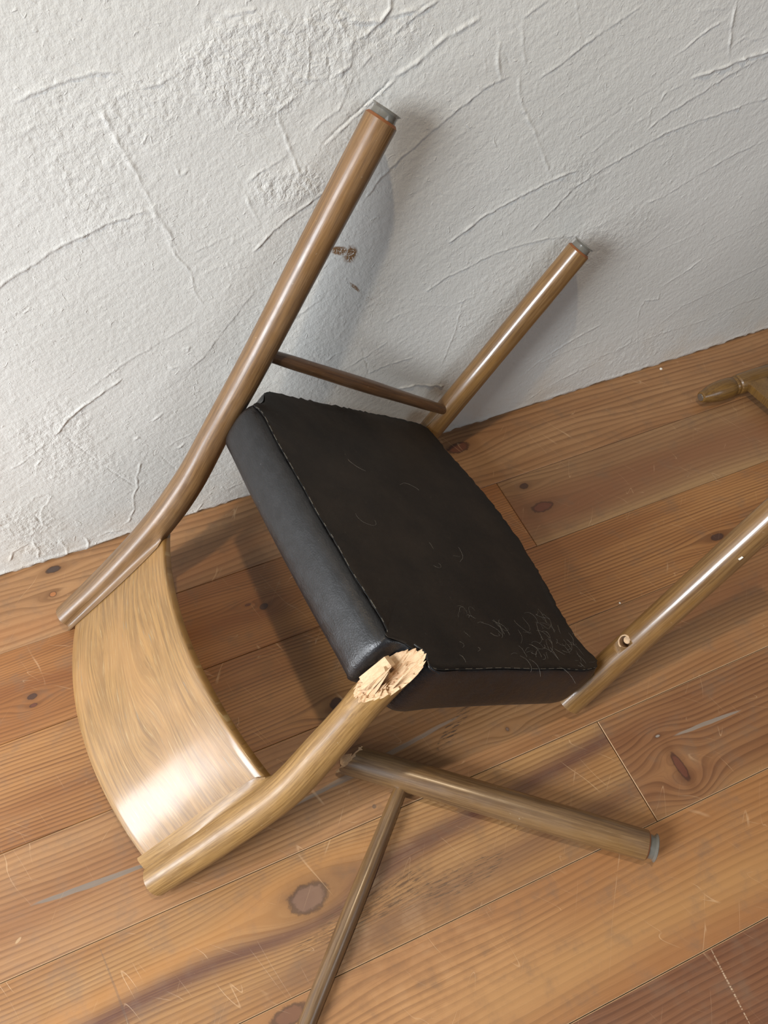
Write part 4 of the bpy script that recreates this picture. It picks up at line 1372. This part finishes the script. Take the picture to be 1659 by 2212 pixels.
# torn tongue of pale wood at the break
Vt = [(LL - .004, -.010, .020), (LL + .012, -.004, .014), (LL + .009, .006, .010), (LL - .004, .015, .012), (LL - .004, -.008, .010), (LL + .008, -.002, .008), (LL + .004, .005, .005), (LL - .004, .012, .006)]
mk('splinter', Vt, [(0, 1, 2, 3), (7, 6, 5, 4), (0, 4, 5, 1), (1, 5, 6, 2), (2, 6, 7, 3), (3, 7, 4, 0)], RAW, leg, smooth=False)
inv = leg.matrix_world.inverted()
s0, s1 = inv @ V3(.1415, .2840, .0200), inv @ V3(-.1235, .0260, .0100)
dr = (s1 - s0).normalized()
s0 = s0 - dr * 0.004
tot = (s1 - s0).length
sr = tube('stretcher', crom([s0, (s0 + s1) / 2 + V3(0, 0, .0005), s1 - dr * .02, s1], 8), lambda s: interp(((0, .0086), (.04, .0100), (.16, .0116), (.3, .0104), (tot - .021, .0092), (tot - .019, .0078), (tot, .0074)), s), OAK_L, leg, seg=28, ref=V3(0, 0, 1))
sr['label'] = 'thin rod with shallow facets and a pale scratch'

# ------------------------------------------------------------------ turned chair lying at the right edge
tc = empty('turned_wood_chair', V3(1.10, .742, 0))
tag(tc, 'honey-brown turned chair post with a flat rail lying by the wall at the right edge', 'chair')
prof = [(0, .0085), (.0012, .0105), (.0035, .0115), (.006, .0118), (.02, .0165), (.035, .0196), (.05, .0206), (.062, .0205), (.072, .0198), (.0745, .0180), (.0762, .0176), (.0785, .0186),
        (.0815, .0186), (.0835, .0172), (.0855, .0172), (.088, .0196), (.094, .0205), (.13, .0208), (.170, .0204), (.173, .0185), (.176, .0182), (.179, .0205), (.183, .0212), (.187, .0205), (.19, .0185), (.2, .0188), (.24, .0208), (.32, .0212), (.46, .0200), (.47, .0180), (.48, .020), (.50, .021), (.62, .019)]
for (yy_, x0_, nm_) in ((0.0, 0.0, 'turned_post'), (-.40, .10, 'turned_post')):
    p_ = lathe(nm_, V3(-.118 + x0_, yy_, .0208), V3(1, .005, .0002), prof, OAK_T, tc)
    g_ = lathe('end_nail', V3(-.1195 + x0_, yy_, .0208), V3(1, 0, 0), [(0, .0025), (.0004, .0072), (.0025, .0080)], NAIL, p_, seg=20)
box('flat_rail', V3(.020, -.20, .0265), V3(1, 0, 0), V3(-.1, 1, 0).normalized(), V3(0, 0, 1), .022, .19, .0085, OAK_T, tc, .0012)
box('flat_rail', V3(.25, -.20, .0225), V3(1, 0, 0), V3(-.1, 1, 0).normalized(), V3(0, 0, 1), .024, .19, .0085, OAK_T, tc, .0012)

# ------------------------------------------------------------------ crumbs of plaster
for (x, y, s, lab) in ((.975, .855, .0030, 'white plaster crumb on the board at the foot of the wall'),
                       (.592, .4205, .0018, 'tiny white crumb between the seat and the leg with the hole')):
    bm = bmesh.new()
    bmesh.ops.create_icosphere(bm, subdivisions=2, radius=s)
    r_ = random.Random(int(x * 1000))
    for v in bm.verts:
        v.co *= r_.uniform(.75, 1.1)
        v.co.z = max(v.co.z * .6, -s * .3) + s * .3
    me = bpy.data.meshes.new('plaster_crumb')
    bm.to_mesh(me)
    bm.free()
    me.materials.append(CRUMB)
    o = bpy.data.objects.new('plaster_crumb', me)
    COL.objects.link(o)
    o.location = (x, y, 0)
    tag(o, lab, 'crumb')
